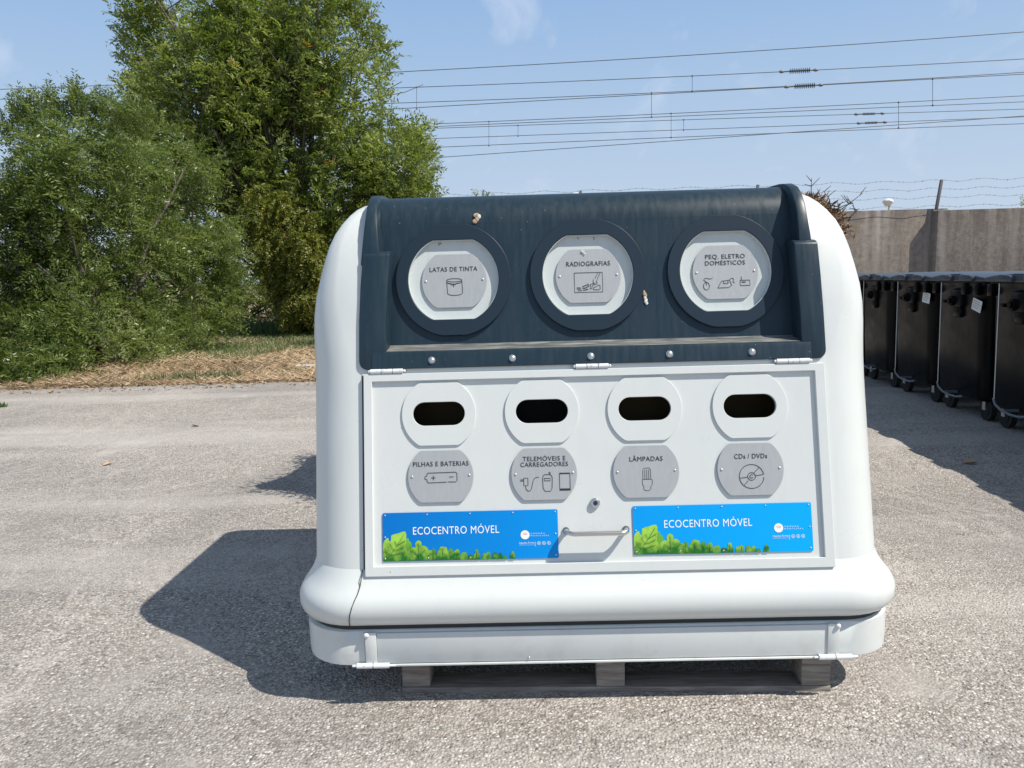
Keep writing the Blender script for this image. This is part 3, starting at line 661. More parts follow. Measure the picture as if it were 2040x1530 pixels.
# small droppings / scraps stuck on the hood
def scrap(name, px, py, pts, label, m1, m2=None, s=1):
    Mw = Matrix.Translation(O) @ Matrix.Rotation(YAW, 4, 'Z')
    # position on the hood panel plane in world space
    n = (Mw.to_3x3() @ Vector((0, -math.cos(SLA), math.sin(SLA)))); p0 = Mw @ Vector((0, py0, pz0)) + n*.001
    P = on_plane(px, py, p0, n); o = MB(); r_ = random.Random(px)
    for (x, y, rr) in pts:
        for _ in range(3): o.ball((x+r_.uniform(-.003, .003), y+r_.uniform(-.003, .003), rr*.2), rr*r_.uniform(.5, 1), (1, 1.3, .45), 7, mi=r_.choice([0, 0, 1]))
    Mx = Matrix.Translation(P) @ Mw.to_3x3().to_4x4() @ MP.to_3x3().to_4x4()
    ob = o.build(name, [m1, m2 or m1], None, Matrix.Identity(4), 180); ob.matrix_world = Mx
    return ob
TAN = mat('dried_tan', (.42, .30, .20), .9); PALE = mat('pale_fibre', (.62, .62, .58), .8)
tag(scrap('moth_cocoon', 949, 436, [(-.004, .012, .006), (.004, .010, .008), (.008, .004, .007), (0, -.002, .007), (-.006, -.010, .006)], 'tan cocoon stuck near the top of the navy hood', TAN, PALE), 'crumpled tan cocoon scrap stuck high on the navy hood above the left opening', 'cocoon')
tag(scrap('moth_cocoon', 1286, 591, [(-.004, .018, .005), (-.002, .010, .006), (0, .002, .006), (.001, -.006, .006), (.002, -.014, .006), (.003, -.020, .005)], '', PALE, TAN), 'long pale cocoon scrap stuck between the middle and right hood openings', 'cocoon')
tag(scrap('bird_dropping', 1160, 502, [(-.002, .004, .003), (.002, 0, .003), (.006, -.004, .003)], '', PALE), 'small white bird dropping on the radiografias plate', 'dropping')

# ------------------------------------------------------------------ bins
def make_bin():
    r = empty('wheeled_bin')
    W, Dp = 1.2, .98; z0, z1 = .17, 1.17
    bm = bmesh.new()
    def rg(z, hx, hy, rr, n=5):
        P = []
        for cx, cy, a0 in ((hx-rr, -hy+rr, -90), (hx-rr, hy-rr, 0), (-hx+rr, hy-rr, 90), (-hx+rr, -hy+rr, 180)):
            for q in range(n+1): a = rad(a0+90*q/n); P.append(bm.verts.new((cx+rr*math.cos(a), cy+rr*math.sin(a), z)))
        return P
    lv = [(z0, .54, .395, .08), (z0+.03, .565, .425, .10), (.6, .585, .44, .11), (z1-.10, .60, .452, .12), (z1-.08, .605, .458, .12), (z1-.02, .61, .468, .10), (z1, .622, .485, .09), (z1+.03, .622, .485, .09), (z1+.03, .57, .44, .07), (z1-.1, .56, .43, .07)]
    RR = [rg(*q) for q in lv]; n = len(RR[0])
    for A, B in zip(RR, RR[1:]):
        for q in range(n): bm.faces.new((A[q], A[(q+1) % n], B[(q+1) % n], B[q]))
    bm.faces.new(list(reversed(RR[0]))); bm.faces.new(RR[-1])
    bmesh.ops.recalc_face_normals(bm, faces=bm.faces); me = bpy.data.meshes.new('bin_body'); bm.to_mesh(me); bm.free(); link('bin_body', me, BIN, r); shade(me, 40)
    # lid with arched grips
    q = MB(); 
    lp = [(-.505, 1.20), (-.515, 1.215), (-.49, 1.235), (-.27, 1.258), (0, 1.268), (.27, 1.262), (.48, 1.240), (.515, 1.215), (.505, 1.20)]
    q.prism(lp, 'x', -.63, .63, bev=.012)
    q.build('lid', BINLID, r)
    g = MB()
    for y in (-.22, .16):
        g.prism([(y-.12, 1.205), (y-.12, 1.243), (y-.06, 1.258), (y+.05, 1.262), (y+.1, 1.255), (y+.1, 1.205)], 'x', -.662, -.60, bev=.008)
    g.box((-.61, 0, 1.262), (.05, .12, .012), bev=.004)
    g.build('lid_grip', BINLID, r)
    # lifting trunnion block and rim lugs on the short side
    t = MB().box((-.605, -.02, 1.05), (.07, .20, .16), bev=.02).cyl((-.60, -.0, 1.03), (-.672, -.0, 1.03), .052, .042, 16).cyl((-.67, -.0, 1.03), (-.688, -.0, 1.03), .026, None, 12)
    t.box((-.605, -.03, .93), (.05, .13, .10), bev=.02).box((-.63, .16, 1.02), (.05, .05, .03), bev=.006); t.build('trunnion', BIN, r)
    for y in (-.38, -.17, .38): MB().box((-.622, y, 1.135), (.05, .075, .10), bev=.008).build('rim_lug', BIN, r)
    # pedal rod and curved pedal bar
    MB().cyl((-.665, .17, .26), (-.660, .20, 1.19), .0045, None, 8).build('lid_rod', ZINC, r)
    pd = MB().tube([(-.665, .18, .27), (-.68, .12, .235), (-.685, .02, .205), (-.685, -.10, .192), (-.67, -.20, .19), (-.64, -.25, .20)], .010, 8); pd.box((-.60, .0, .205), (.14, .02, .02)); pd.build('pedal_bar', PEDAL, r)
    for sx in (-1, 1):
        for sy in (-1, 1):
            x, y = sx*.46, sy*.34
            wl = MB().cyl((x-.022, y, .1), (x+.022, y, .1), .1, None, 22).cyl((x-.026, y, .1), (x+.026, y, .1), .055, None, 18); wl = wl.build('wheel', RUBBER, r)
            MB().box((x-.032, y+.02, .135), (.005, .05, .09), bev=.002).box((x+.032, y+.02, .135), (.005, .05, .09), bev=.002).box((x, y+.02, .178), (.09, .10, .008)).cyl((x-.036, y, .1), (x+.036, y, .1), .01, None, 10).build('caster_fork', ZINC, wl)
    return r
bn = make_bin(); BINS = []
byaw = -math.atan2(.10, 1.0)
labs = ['large black bin with galvanised rod, first in the row from the right edge', 'black wheeled bin with a white sticker on its near corner, widest one in view', 'black wheeled bin with white sticker near its rim, second from the container in view',
        'black wheeled bin without sticker, close beside the white container', 'black bin farthest down the row, only its lid edge peeking past the container']
for i in range(7):
    o = bn if i == 0 else copy_tree(bn)
    Yf = 6.36 + 1.0*(i-3); X = 4.00 + .10*(Yf-6.4)       # near face and left face of this bin
    o.location = (X+.62, Yf+.50, .004); o.rotation_euler = (0, 0, byaw+rad((0, 0, .4, .5, 1.0, -.8, .6)[i]))
    if i >= 2: tag(o, labs[i-2], 'wheeled bin', 'black wheeled bins standing in a row')
    else: tag(o, ['black wheeled bin nearest the photographer, beyond the right edge', 'black wheeled bin second nearest, just beyond the right edge'][i], 'wheeled bin', 'black wheeled bins standing in a row')
    BINS.append(o)
# stickers
for i, (yo, zo, rot) in ((3, (-.33, 1.00, 12)), (4, (-.33, 1.035, 6))):
    st = put('paper_sticker', flat_mesh([rrect(-.08, -.05, .08, .05, .005)], .001), LABEL, BINS[i], Matrix.Translation((-.606, yo-.03, zo)) @ Matrix.Rotation(rad(-90), 4, 'Z') @ Matrix.Rotation(rad(88), 4, 'X') @ Matrix.Rotation(rad(-rot), 4, 'Z') @ Matrix.Translation((0, 0, .008)))
    st2 = put('sticker_print', stroke_mesh([[(-.065, .03), (.045, .03)], [(-.065, .012), (.065, .012)], [(-.065, -.006), (.058, -.006)], [(-.065, -.024), (.03, -.024)]], .003, .0004), INK, st, st.matrix_local @ Matrix.Translation((-.606, yo-.03, zo)) @ Matrix.Rotation(rad(-90), 4, 'Z') @ Matrix.Rotation(rad(88), 4, 'X') @ Matrix.Rotation(rad(-rot), 4, 'Z') @ Matrix.Translation((0, 0, .0092)))

# ------------------------------------------------------------------ wall, barbed wire
WY = 15.6; wyaw = rad(-1.0); wn = Vector((math.sin(-wyaw)*1, 1, 0)); wn = Vector((-math.sin(wyaw), math.cos(wyaw), 0)); WP = Vector((8, WY, 0))
def onwall(x, y, off=0): return on_plane(x, y, WP - wn*off, wn)
wd = Vector((math.cos(wyaw), math.sin(wyaw), 0))
WT = onwall(1780, 418).z; WTR = onwall(1960, 416, .20).z
WALL = empty('concrete_wall', (WP.x, WP.y, 0), wyaw); tag(WALL, 'tall weathered concrete boundary wall behind the black bins', 'wall')
xe = (onwall(1866, 480, .20)-WP).dot(wd)
MB().box(((-11.3+xe+.3)/2, .15, WT/2), (xe+.3+11.3, .30, WT), bev=.012).build('wall_panel', CONC, WALL)
MB().box(((xe+14)/2, .03, WTR/2), (14-xe, .46, WTR), bev=.015).build('wall_panel', CONC, WALL)
FEN = empty('barbed_wire_fence', (WP.x, WP.y, WT), wyaw); tag(FEN, 'four strands of barbed wire on leaning steel posts along the wall top', 'fence')
def infen(p): return Matrix.Rotation(-wyaw, 3, 'Z') @ (p - Vector((WP.x, WP.y, WT)))
for (bx, by, tx_, ty) in ((1865, 418, 1876, 358), (1500, 430, 1510, 368), (1148, 440, 1157, 380)):
    a, b = infen(onwall(bx, by, .05)), infen(onwall(tx_, ty, .05)); a.z = min(a.z, -.01)
    MB().box(((a+b)/2), ((.05, .05, (b-a).length)), (b-a).to_track_quat('Z', 'Y').to_matrix(), bev=.004).build('fence_post', POST, FEN)
for (yl, yr) in ((389, 354.5), (406, 371), (421, 387.5), (440, 406)):
    q = MB(); pts = []; a, b = onwall(865, yl, .06), onwall(2120, yr-2, .06); nseg = 90; r_ = random.Random(int(yl))
    for i in range(nseg+1):
        t = i/nseg; pts.append(infen(a.lerp(b, t) + Vector((0, 0, .02*math.sin(i*.9)+r_.uniform(-.006, .006)))))
    q.tube(pts, .0028, 5)
    for i in range(1, nseg, 1):
        p = pts[i]+(pts[i+1]-pts[i])*r_.random()
        q.tube([p+Vector((-.008, 0, -.016)), p+Vector((.008, 0, .016))], .0028, 4)
    q.build('wire_strand', FWIRE, FEN)
# yard lamps beyond the wall
for i, (px, py, lb) in enumerate(((1769, 403, 'white bowl lamp on a cream post showing above the wall left of the fence post'), (1147, 391, 'white lamp top barely showing above the middle of the navy hood'))):
    P = at(px, py, 27); L_ = empty('yard_lamp', (P.x, P.y, 0)); tag(L_, lb, 'lamp', 'yard lamps beyond the wall')
    MB().cyl((.05, 0, 0), (.05, 0, P.z-.02), .05, .04, 12).build('lamp_post', CREAM, L_)
    MB().ball((0, 0, P.z+.02), .17, (1.05, 1, .62), 20).cyl((0, 0, P.z-.12), (0, 0, P.z+.0), .10, .16, 16).build('lamp_head', GLASS_W, L_)

# ------------------------------------------------------------------ overhead wires
OY = 26.0
def wpt(x, y, Y0): 
    # vertical plane running obliquely: nearer on the right
    n = Vector((.13, 1, 0)); return on_plane(x, y, (0, Y0, 0), n)
def ywire(pts, x):
    xs = [p[0] for p in pts]; return float(np.interp(x, xs, [p[1] for p in pts]))
def smooth_poly(pts):
    xs = np.array([p[0] for p in pts], float); ys = np.array([p[1] for p in pts], float); deg = min(2, len(pts)-1)
    c = np.polyfit(xs, ys, deg); X = np.linspace(xs[0] if xs[0] > 0 else -700, 3000, 60); return [(float(x), float(np.polyval(c, x))) for x in X]
WIRES = [
 ('topmost overhead cable, highest line crossing the sky', [(-60, 181), (0, 178), (224, 168), (812, 143), (2110, 58)], 25, [], None),
 ('overhead cable second from the top with a ribbed insulator', [(-60, 200), (0, 197), (143, 194), (812, 174), (1379, 152), (2110, 113)], 26, [(830, 217, 175), (1379, 182, 152)], 1590),
 ('overhead cable third from the top crossing the one below it', [(-60, 225), (0, 222), (812, 204), (1298, 186), (2110, 139)], 26.3, [(1298, 233, 186)], None),
 ('overhead cable fourth from the top with a ribbed insulator and shackles', [(400, 238), (812, 218.7), (1298, 187.7), (1590, 169.5), (2110, 145)], 26, [(1858, 210, 157)], 1600),
 ('overhead cable in the middle of the bundle joined by droppers to a lower one', [(500, 262), (836, 246), (974, 242), (1337, 228), (1791, 203), (2110, 187)], 28, [(974, 290, 242), (1337, 274, 228), (1790, 255, 203)], None),
 ('overhead contact wire just under the middle cable', [(500, 268), (836, 252), (974, 249.5), (1298, 233), (1858, 210), (2110, 200)], 28.2, [], None),
 ('thin overhead cable with the upper of two small dark insulators', [(870, 256), (1032, 249), (1362, 239), (1730, 227), (2110, 215)], 30, [(1032, 271, 249), (1362, 259, 239)], 1731),
 ('thin overhead cable with the lower of two small dark insulators', [(600, 285), (873, 274.6), (1032, 271), (1362, 259), (1736, 244), (2110, 230)], 30, [], 1736),
 ('lowest long overhead contact wire over the navy hood', [(600, 305), (873, 293), (974, 290), (1337, 274), (1788, 255), (2110, 244)], 28, [], None),
 ('slanting overhead wire that crosses the lowest wires towards the right', [(700, 326), (873, 314), (1535, 266.7), (2110, 226)], 27.5, [], None)]
for wi, (lb, pts, Y0, drops, ins) in enumerate(WIRES):
    P0 = wpt(1020, ywire(pts, 1020), Y0); W_ = empty('overhead_wire', P0); tag(W_, lb, 'overhead wire', 'overhead railway wires')
    sp_ = smooth_poly(pts); L3 = [wpt(x, y, Y0)-P0 for x, y in sp_]
    MB().tube(L3, .0115, 6).build('cable', WIRE, W_)
    yw = lambda x: float(np.interp(x, [a for a, b in sp_], [b for a, b in sp_]))
    for (dx, y1, y0) in drops:
        MB().tube([wpt(dx, yw(dx), Y0)-P0, wpt(dx, y1, Y0)-P0], .0075, 5).ball(wpt(dx, yw(dx), Y0)-P0, .03, n=6).ball(wpt(dx, y1, Y0)-P0, .03, n=6).build('dropper', WIRE, W_)
    if ins:
        big = ins in (1590, 1600); n_ = 11 if big else 9; hl = 19 if big else 11
        q = MB()
        for j in range(n_):
            x = ins-hl+2*hl*j/(n_-1)+(4 if big else 0); p = wpt(x, yw(x), Y0)-P0; d = (wpt(x+3, yw(x+3), Y0)-wpt(x, yw(x), Y0)).normalized()
            q.cyl(p-d*.011, p+d*.011, .085 if big else .05, .035, 12)
        a, b = wpt(ins-hl-14, yw(ins-hl-14), Y0)-P0, wpt(ins+hl+16, yw(ins+hl+16), Y0)-P0
        q.tube([a, b], .022, 8)
        for e in (a, b): q.ball(e, .06, (1.4, .7, .8), 8)
        q.build('insulator', CERAM, W_)

# ------------------------------------------------------------------ foliage
def unit(v): return v/np.maximum(np.linalg.norm(v, axis=-1, keepdims=True), 1e-9)
def leaf_mesh(name, P, Dr, Nn, L, Wd, tone, m, parent, fold=.0):
    """one rhombic leaf per row: base P, direction Dr, normal-ish Nn"""
    n = len(P); S_ = unit(np.cross(Dr, Nn)); L = L[:, None]; Wd = Wd[:, None]
    Nv = unit(np.cross(S_, Dr))
    v0 = P; v1 = P+Dr*L*.45+S_*Wd*.5+Nv*Wd*fold; v2 = P+Dr*L; v3 = P+Dr*L*.45-S_*Wd*.5+Nv*Wd*fold
    V = np.stack([v0, v1, v2, v3], 1).reshape(-1, 3).astype(np.float32)
    me = bpy.data.meshes.new(name); me.vertices.add(4*n); me.vertices.foreach_set('co', V.ravel())
    me.loops.add(4*n); me.loops.foreach_set('vertex_index', np.arange(4*n, dtype=np.int32))
    me.polygons.add(n); me.polygons.foreach_set('loop_start', np.arange(0, 4*n, 4, dtype=np.int32)); me.polygons.foreach_set('loop_total', np.full(n, 4, dtype=np.int32))
    a = me.attributes.new('tone', 'FLOAT', 'FACE'); a.data.foreach_set('value', tone.astype(np.float32))
    me.update(calc_edges=True); me.validate(); return link(name, me, m, parent)
def vnoise(P, f, seed):
    r = np.random.default_rng(seed); s = np.zeros(len(P))
    for k_ in range(7):
        d = r.normal(size=3); d /= np.linalg.norm(d); s += np.sin(P@d*f*r.uniform(.6, 1.8)+r.uniform(0, 6.28))
    return s/3.5
def sprays(lobes, n_tw, tw_len, n_lf, lf_len, lf_w, up=.3, droop=.0, out=.8, gap=.15, gf=2.2, spread=.9, seed=1, pinn=True, shell=.45):
    """twigs spread through lobes (c, radii); each twig carries n_lf leaves"""
    r = np.random.default_rng(seed)
    vol = np.array([l[1][0]*l[1][2] for l in lobes]); cnt = (n_tw*vol/vol.sum()).astype(int)+1
    Ps, Ds = [], []
    for (c, rd), k_ in zip(lobes, cnt):
        d = unit(r.normal(size=(k_, 3))); rr = (r.random(k_)*(1-shell**3)+shell**3)**(1/3)
        wob = 1+.22*vnoise(d*1.0+np.array(c), 4.5, seed+5)[:, None]
        p = np.array(c)+d*rr[:, None]*np.array(rd)*wob
        o = unit(d/np.array(rd)); Ps.append(p); Ds.append(o)
    P = np.concatenate(Ps); D = np.concatenate(Ds)
    keep = (vnoise(P, gf, seed+9) > -gap*3+r.normal(size=len(P))*.18) & (P[:, 2] > .03); P, D = P[keep], D[keep]
    D = unit(D*out+np.array([0, 0, up])+r.normal(size=D.shape)*.45)
    n = len(P); tl = tw_len*r.uniform(.5, 1.35, n)
    t = (np.arange(n_lf)+.5)/n_lf
    t = np.tile(t, (n, 1))+r.uniform(-.04, .04, (n, n_lf))
    pos = P[:, None, :]+D[:, None, :]*(t*tl[:, None])[..., None]
    pos[..., 2] -= droop*(t**2)*tl[:, None]
    T = D[:, None, :]-np.array([0, 0, 1])*(2*droop*t)[..., None]; T = unit(T)
    ax = unit(np.cross(T, unit(r.normal(size=(n, 1, 3))*.6+np.array([0, 0, 1.0])) )) 
    sgn = np.where(np.arange(n_lf) % 2 == 0, 1, -1)[None, :, None]
    ld = unit(T*.65+ax*sgn*spread+r.normal(size=pos.shape)*.22)
    nm = unit(np.cross(ax, T)+r.normal(size=pos.shape)*(.35 if pinn else .8))
    base = np.clip(r.normal(.50, .2, (n, 1))+.16*vnoise(P, 1.1, seed+3)[:, None]+r.normal(0, .13, (n, n_lf)), 0, .93)
    odd = (r.random((n, 1)) < .006) & (r.random((n, n_lf)) < .7); base = np.where(odd, 1.0, base)
    sel = pos[..., 2] > .02
    Lq = lf_len*r.uniform(.7, 1.25, (n, n_lf)); Wq = lf_w*r.uniform(.75, 1.2, (n, n_lf))
    return pos[sel], ld[sel], nm[sel], Lq[sel], Wq[sel], base[sel]
def lobe(px, py, rpx, Y, sy=None, dy=1.0, rz=1.0):
    p = at(px, py, Y); d = (p-EYE).dot(C_F); r_ = rpx*d/F_PX; return (tuple(p), (r_, (sy or r_*dy), r_*rz))
def limbs(root, name, base, targets, r0, parent, kink=.12, seed=1, extra=3):
    r = random.Random(seed); q = MB()
    for (t, lv) in targets:
        t = Vector(t); b = Vector(base); pts = []; n = 9; off = Vector((0, 0, 0))
        for i in range(n+1):
            s = i/n; p = b.lerp(t, s); bow = math.sin(s*math.pi)*.10*(t-b).length
            off += Vector((r.uniform(-1, 1), r.uniform(-1, 1), r.uniform(-.5, .5)))*kink*(1-abs(2*s-1)*.5)*.6
            pts.append(p+off*s+Vector(((b.x-t.x)*.14*math.sin(s*math.pi), 0, bow*.3)))
        rs = [r0*lv*(1-.86*(i/n))+.008 for i in range(n+1)]; q.tube(pts, rs, 7)
        for e in range(extra):
            i = r.randint(3, n-1); p = pts[i]; d = Vector((r.uniform(-1, 1), r.uniform(-1, 1), r.uniform(.1, 1))).normalized(); L = r.uniform(.6, 1.6)*(t-b).length*.22
            sp_ = [p+d*L*s_+Vector((0, 0, .12*L*s_*s_))+Vector((r.uniform(-.04, .04), 0, r.uniform(-.04, .04))) for s_ in (0, .25, .5, .75, 1)]; q.tube(sp_, [rs[i]*.5*(1-.8*s_)+.005 for s_ in (0, .25, .5, .75, 1)], 5)
    return q.build(name, BARK, parent, None, 60)

def inpoly(x, y, P):
    c = False
    for i in range(len(P)):
        (x1, y1), (x2, y2) = P[i-1], P[i]
        if (y1 > y) != (y2 > y) and x < (x2-x1)*(y-y1)/(y2-y1)+x1: c = not c
    return c
def fill_lobes(P, n, r0, r1, Yf, dY, seed, rz=1.25, dy=1.0):
    """leaf clumps spread through a crown of the given outline and depth"""
    r = random.Random(seed); xs = [p[0] for p in P]; ys = [p[1] for p in P]; L = []
    while len(L) < n:
        x, y = r.uniform(min(xs), max(xs)), r.uniform(min(ys), max(ys)); q = r.uniform(r0, r1)
        if not inpoly(x, y, P): continue
        if not (inpoly(x+12, y, P) and inpoly(x-12, y, P) and inpoly(x, y-16, P)): continue
        if not (inpoly(x+q*.9+14, y, P) and inpoly(x-q*.9-14, y, P) and inpoly(x, y-q-18, P)):
            q *= .5
        L.append(lobe(x, y, q, Yf(x, y)+r.uniform(-dY, dY), rz=r.uniform(.9, rz*1.2), dy=dy))
    return L
# tall ash-like tree behind
TY = 20.5
TB = empty('ash_tree', at(560, 640, TY)*1); TB.location.z = 0
tag(TB, 'tall leafy green tree rising out of the top of the frame behind the container', 'tree')
PB = [(232, -90), (222, 60), (226, 180), (236, 250), (190, 300), (230, 430), (420, 480), (480, 440), (640, 560), (760, 520), (864, 410), (868, 345), (872, 300), (838, 245), (785, 232), (806, 185), (800, 104), (764, 88), (742, 40), (728, -90), (590, -90), (575, 40), (552, -90), (372, -90), (366, 60), (352, 100), (338, 40), (330, -90)]
lB = fill_lobes(PB, 185, 34, 60, lambda x, y: 20.4, 1.4, 2)
bt = at(600, 660, 20.6); bt.z = 0
o_ = TB.location.copy()
def rel(lobes, o): return [((c[0]-o.x, c[1]-o.y, c[2]), rd) for c, rd in lobes]
lBr = rel(lB, o_)
limbs(TB, 'trunk', (bt.x-o_.x, bt.y-o_.y, 0), [(c, .45 if j % 4 else .9) for j, (c, rd) in enumerate(lBr[:48]) if c[2] > 2.6], .12, TB, .16, 4, 5)
A_ = sprays(lBr, 15500, .44, 12, .138, .042, up=.75, droop=.35, out=.6, gap=.34, gf=2.4, spread=.85, seed=21, shell=.2)
leaf_mesh('crown', *A_, ASH_LEAF, TB, .15)

# big feathery bush at left
TA = empty('feathery_tree', (at(150, 700, 13).x, 13.2, 0)); tag(TA, 'wide dark green feathery tree reaching the ground at the left edge of the yard', 'tree')
PA = [(-200, 240), (10, 262), (40, 232), (80, 228), (130, 230), (180, 218), (240, 232), (270, 260), (330, 250), (360, 300), (400, 300), (430, 350), (440, 420), (480, 470), (488, 545), (478, 600), (462, 645), (400, 660), (345, 690), (240, 715), (150, 740), (-200, 740)]
YA = lambda x, y: 12.9+4.0*max(0, min(1, (x-120)/340))-.9*max(0, min(1, (y-560)/180))
lA = fill_lobes(PA, 200, 26, 50, YA, .8, 8, 1.1)
lA += fill_lobes([(-100, 690), (90, 700), (150, 735), (130, 762), (60, 772), (-100, 776)], 44, 14, 24, lambda x, y: 10.95, .10, 19, .8)
lA += fill_lobes([(-100, 660), (150, 665), (330, 650), (340, 690), (240, 700), (190, 690), (150, 745), (0, 758), (-100, 760)], 42, 20, 34, lambda x, y: 11.9-max(0, y-700)*.012, .15, 9, .9)
r_a = random.Random(77)
for _ in range(46):      # outer sprays that break the edge of the crown
    y_ = r_a.uniform(300, 680); x_ = np.interp(y_, [300, 360, 430, 500, 560, 620, 680], [385, 425, 455, 480, 488, 470, 400])+r_a.uniform(-30, 12)
    lA.append(lobe(x_, y_, r_a.uniform(12, 26), YA(x_, y_)-.3+r_a.uniform(-.6, .6), rz=r_a.uniform(.4, .8)))
lA += [lobe(x_, y_, q_, YA(x_, y_)-.5, rz=.6) for x_, y_, q_ in ((430, 520, 34), (450, 610, 30), (465, 560, 26), (425, 645, 30), (320, 660, 34), (380, 660, 30), (290, 640, 36))]
lA = [l_ for l_ in lA if not (abs((l_[0][0]/max(l_[0][1], .1))*1532+1020-190) < 38 and l_[0][2] < .62)]
oA = TA.location.copy(); lAr = rel(lA, oA)
limbs(TA, 'trunk', (.3, .3, 0), [(c, .6) for j, (c, rd) in enumerate(lAr[:40]) if c[2] > 1.0], .10, TA, .12, 9, 3)
A_ = sprays(lAr, 15500, .36, 14, .082, .0235, up=.30, droop=.40, out=.9, gap=.22, gf=3.4, spread=1.0, seed=33, shell=.3)
leaf_mesh('crown', *A_, PEPPER_LEAF, TA, .1)
# upright wispy shoots on top of it
tips = []
r_ = np.random.default_rng(5)
for (x, y, hpx) in ((36, 215, 40), (50, 205, 45), (88, 200, 45), (104, 190, 35), (146, 185, 40), (156, 200, 50), (196, 200, 35), (215, 210, 45), (5, 245, 40), (240, 215, 40), (265, 225, 50), (65, 230, 50), (130, 220, 50), (180, 220, 50), (290, 230, 50)):
    tips.append(lobe(x, y+24, 11, 13, rz=hpx*.75/11))
A_ = sprays(rel(tips, oA), 620, .30, 15, .07, .020, up=1.6, droop=.15, out=.5, gap=.9, seed=44, shell=.1)
leaf_mesh('crown_shoots', *A_, PEPPER_LEAF, TA, .1)

# yellow-green conifer-like shrub in the shade
TC = empty('yellow_green_shrub', (at(570, 650, 19.5).x, 19.5, 0)); tag(TC, 'shaded yellow-green dense shrub between the feathery tree and the container', 'shrub')
PC = [(455, 420), (500, 372), (560, 368), (620, 410), (655, 470), (690, 520), (690, 655), (560, 650), (545, 600), (500, 560), (470, 500)]
lC = fill_lobes(PC, 80, 22, 38, lambda x, y: 19.3, .6, 15, 1.2)
oC = TC.location.copy(); lCr = rel(lC, oC)
limbs(TC, 'trunk', (0, 0, 0), [(c, .5) for c, rd in lCr[:18]], .09, TC, .08, 12, 2)
A_ = sprays(lCr, 10500, .24, 13, .062, .028, up=.1, droop=.8, out=.8, gap=.30, gf=3.4, spread=.7, seed=55, shell=.4)
leaf_mesh('crown', *A_, CEDAR_LEAF, TC, .1)
# thicket that closes the view under the trees
TH = empty('dark_thicket', (-8.5, 24.0, 0)); tag(TH, 'dark green thicket under and behind the trees, shutting off the view low down', 'shrub')
lH = [((x, 0.3*math.sin(x*3), 1.3), (1.3, .8, 1.5)) for x in (-9, -7, -5, -3, -1.2, .6, 2.4, 3.8)]
A_ = sprays(lH, 5200, .4, 12, .12, .045, up=.4, droop=.2, gap=.9, seed=66, shell=.3)
leaf_mesh('foliage', *A_, PEPPER_LEAF, TH, .1)
limbs(TH, 'stems', (0, 0, 0), [(c, .5) for c, rd in lH], .06, TH, .1, 13, 2)
# distant tree tops beyond the wall
for px, py, rp, Y, lb in ((962, 402, 22, 38, 'tiny distant tree top just above the left part of the navy hood'), (2044, 418, 22, 38, 'tiny distant bushy tree top above the wall at the right edge')):
    P = at(px, py, Y); t_ = empty('distant_tree', (P.x, P.y, 0)); tag(t_, lb, 'tree')
    rp_ = rp*Y/F_PX; L_ = [((0, 0, P.z-.1), (rp_*.9, rp_, rp_)), ((.2, 0, P.z-rp_), (rp_*1.4, rp_, rp_)), ((-.2, 0, P.z-rp_*2), (rp_*1.7, rp_, rp_*1.2))]
    A_ = sprays(L_, 160, .3, 10, .11, .05, up=.5, gap=.6, seed=int(px), shell=.2); leaf_mesh('crown', *A_, PEPPER_LEAF, t_, .1)
    limbs(t_, 'trunk', (0, 0, 0), [((0, 0, P.z), .8), ((.2, .1, P.z-.3), .5)], .08, t_, .04, int(px), 2)

# ------------------------------------------------------------------ verge: straw, grass, litter
def inverge(n, x0, x1, y0, y1, seed):
    r = np.random.default_rng(seed); P = np.stack([r.uniform(x0, x1, n), y0+(y1-y0)*r.random(n)**1.35, np.zeros(n)], 1); return P, r
def blades(name, P, r, L, Wd, elev_lo, elev_hi, tone_mu, m, kind='stuff', z=.0):
    n = len(P); a = r.uniform(0, 2*np.pi, n); e = np.radians(r.uniform(elev_lo, elev_hi, n))
    D = np.stack([np.cos(a)*np.cos(e), np.sin(a)*np.cos(e), np.sin(e)], 1); Nn = unit(r.normal(size=(n, 3))*.5+np.array([0, -.6, .6]))
    P = P.copy(); P[:, 2] += z+r.random(n)*.02*(e < .6)
    o = leaf_mesh(name, P, D, Nn, L*r.uniform(.5, 1.5, n), Wd*r.uniform(.6, 1.3, n), np.clip(r.normal(tone_mu, .24, n)+.22*vnoise(P, 1.6, 31), 0, .96), m, None)
    if kind: o['kind'] = kind
    return o
P, r = inverge(44000, -14, -1.9, 10.55, 24, 71); nz_ = vnoise(P, 1.3, 2); P = P[nz_ > -.9]; P[:, 2] = .004+.05*np.clip(vnoise(P, 2.2, 8), 0, 1)
o = blades('dry_straw', P, r, .17, .011, 0, 30, .50, STRAW); tag(o, 'dry straw and cut stalks littering the verge beyond the asphalt edge', 'straw')
P, r = inverge(30000, -14, -1.9, 10.5, 23, 72)
o = blades('leaf_litter', P, r, .075, .034, -5, 40, .32, STRAW); tag(o, 'brown fallen leaves mixed into the dry verge', 'leaf litter')
P, r = inverge(80000, -14, -1.9, 10.9, 24, 73); P = P[(vnoise(P, .9, 6)+.25*(P[:, 1]-15)/4 > -.30)]
o = blades('green_grass', P, r, .13, .010, 35, 85, .5, GRASS_G); tag(o, 'thin green grass in patches across the dry verge', 'grass')
P, r = inverge(9000, -12.5, -2, 19.2, 22.0, 75)
o = blades('long_grass', P, r, .38, .018, 40, 85, .45, GRASS_G); tag(o, 'longer green grass along the foot of the shrubs', 'grass')
P, r = inverge(7000, -12.5, -1.9, 9.9, 10.9, 77); P[:, 1] = 10.95-np.abs(r.normal(0, .22, len(P))); P = P[vnoise(P, 3.0, 4) > -.1]
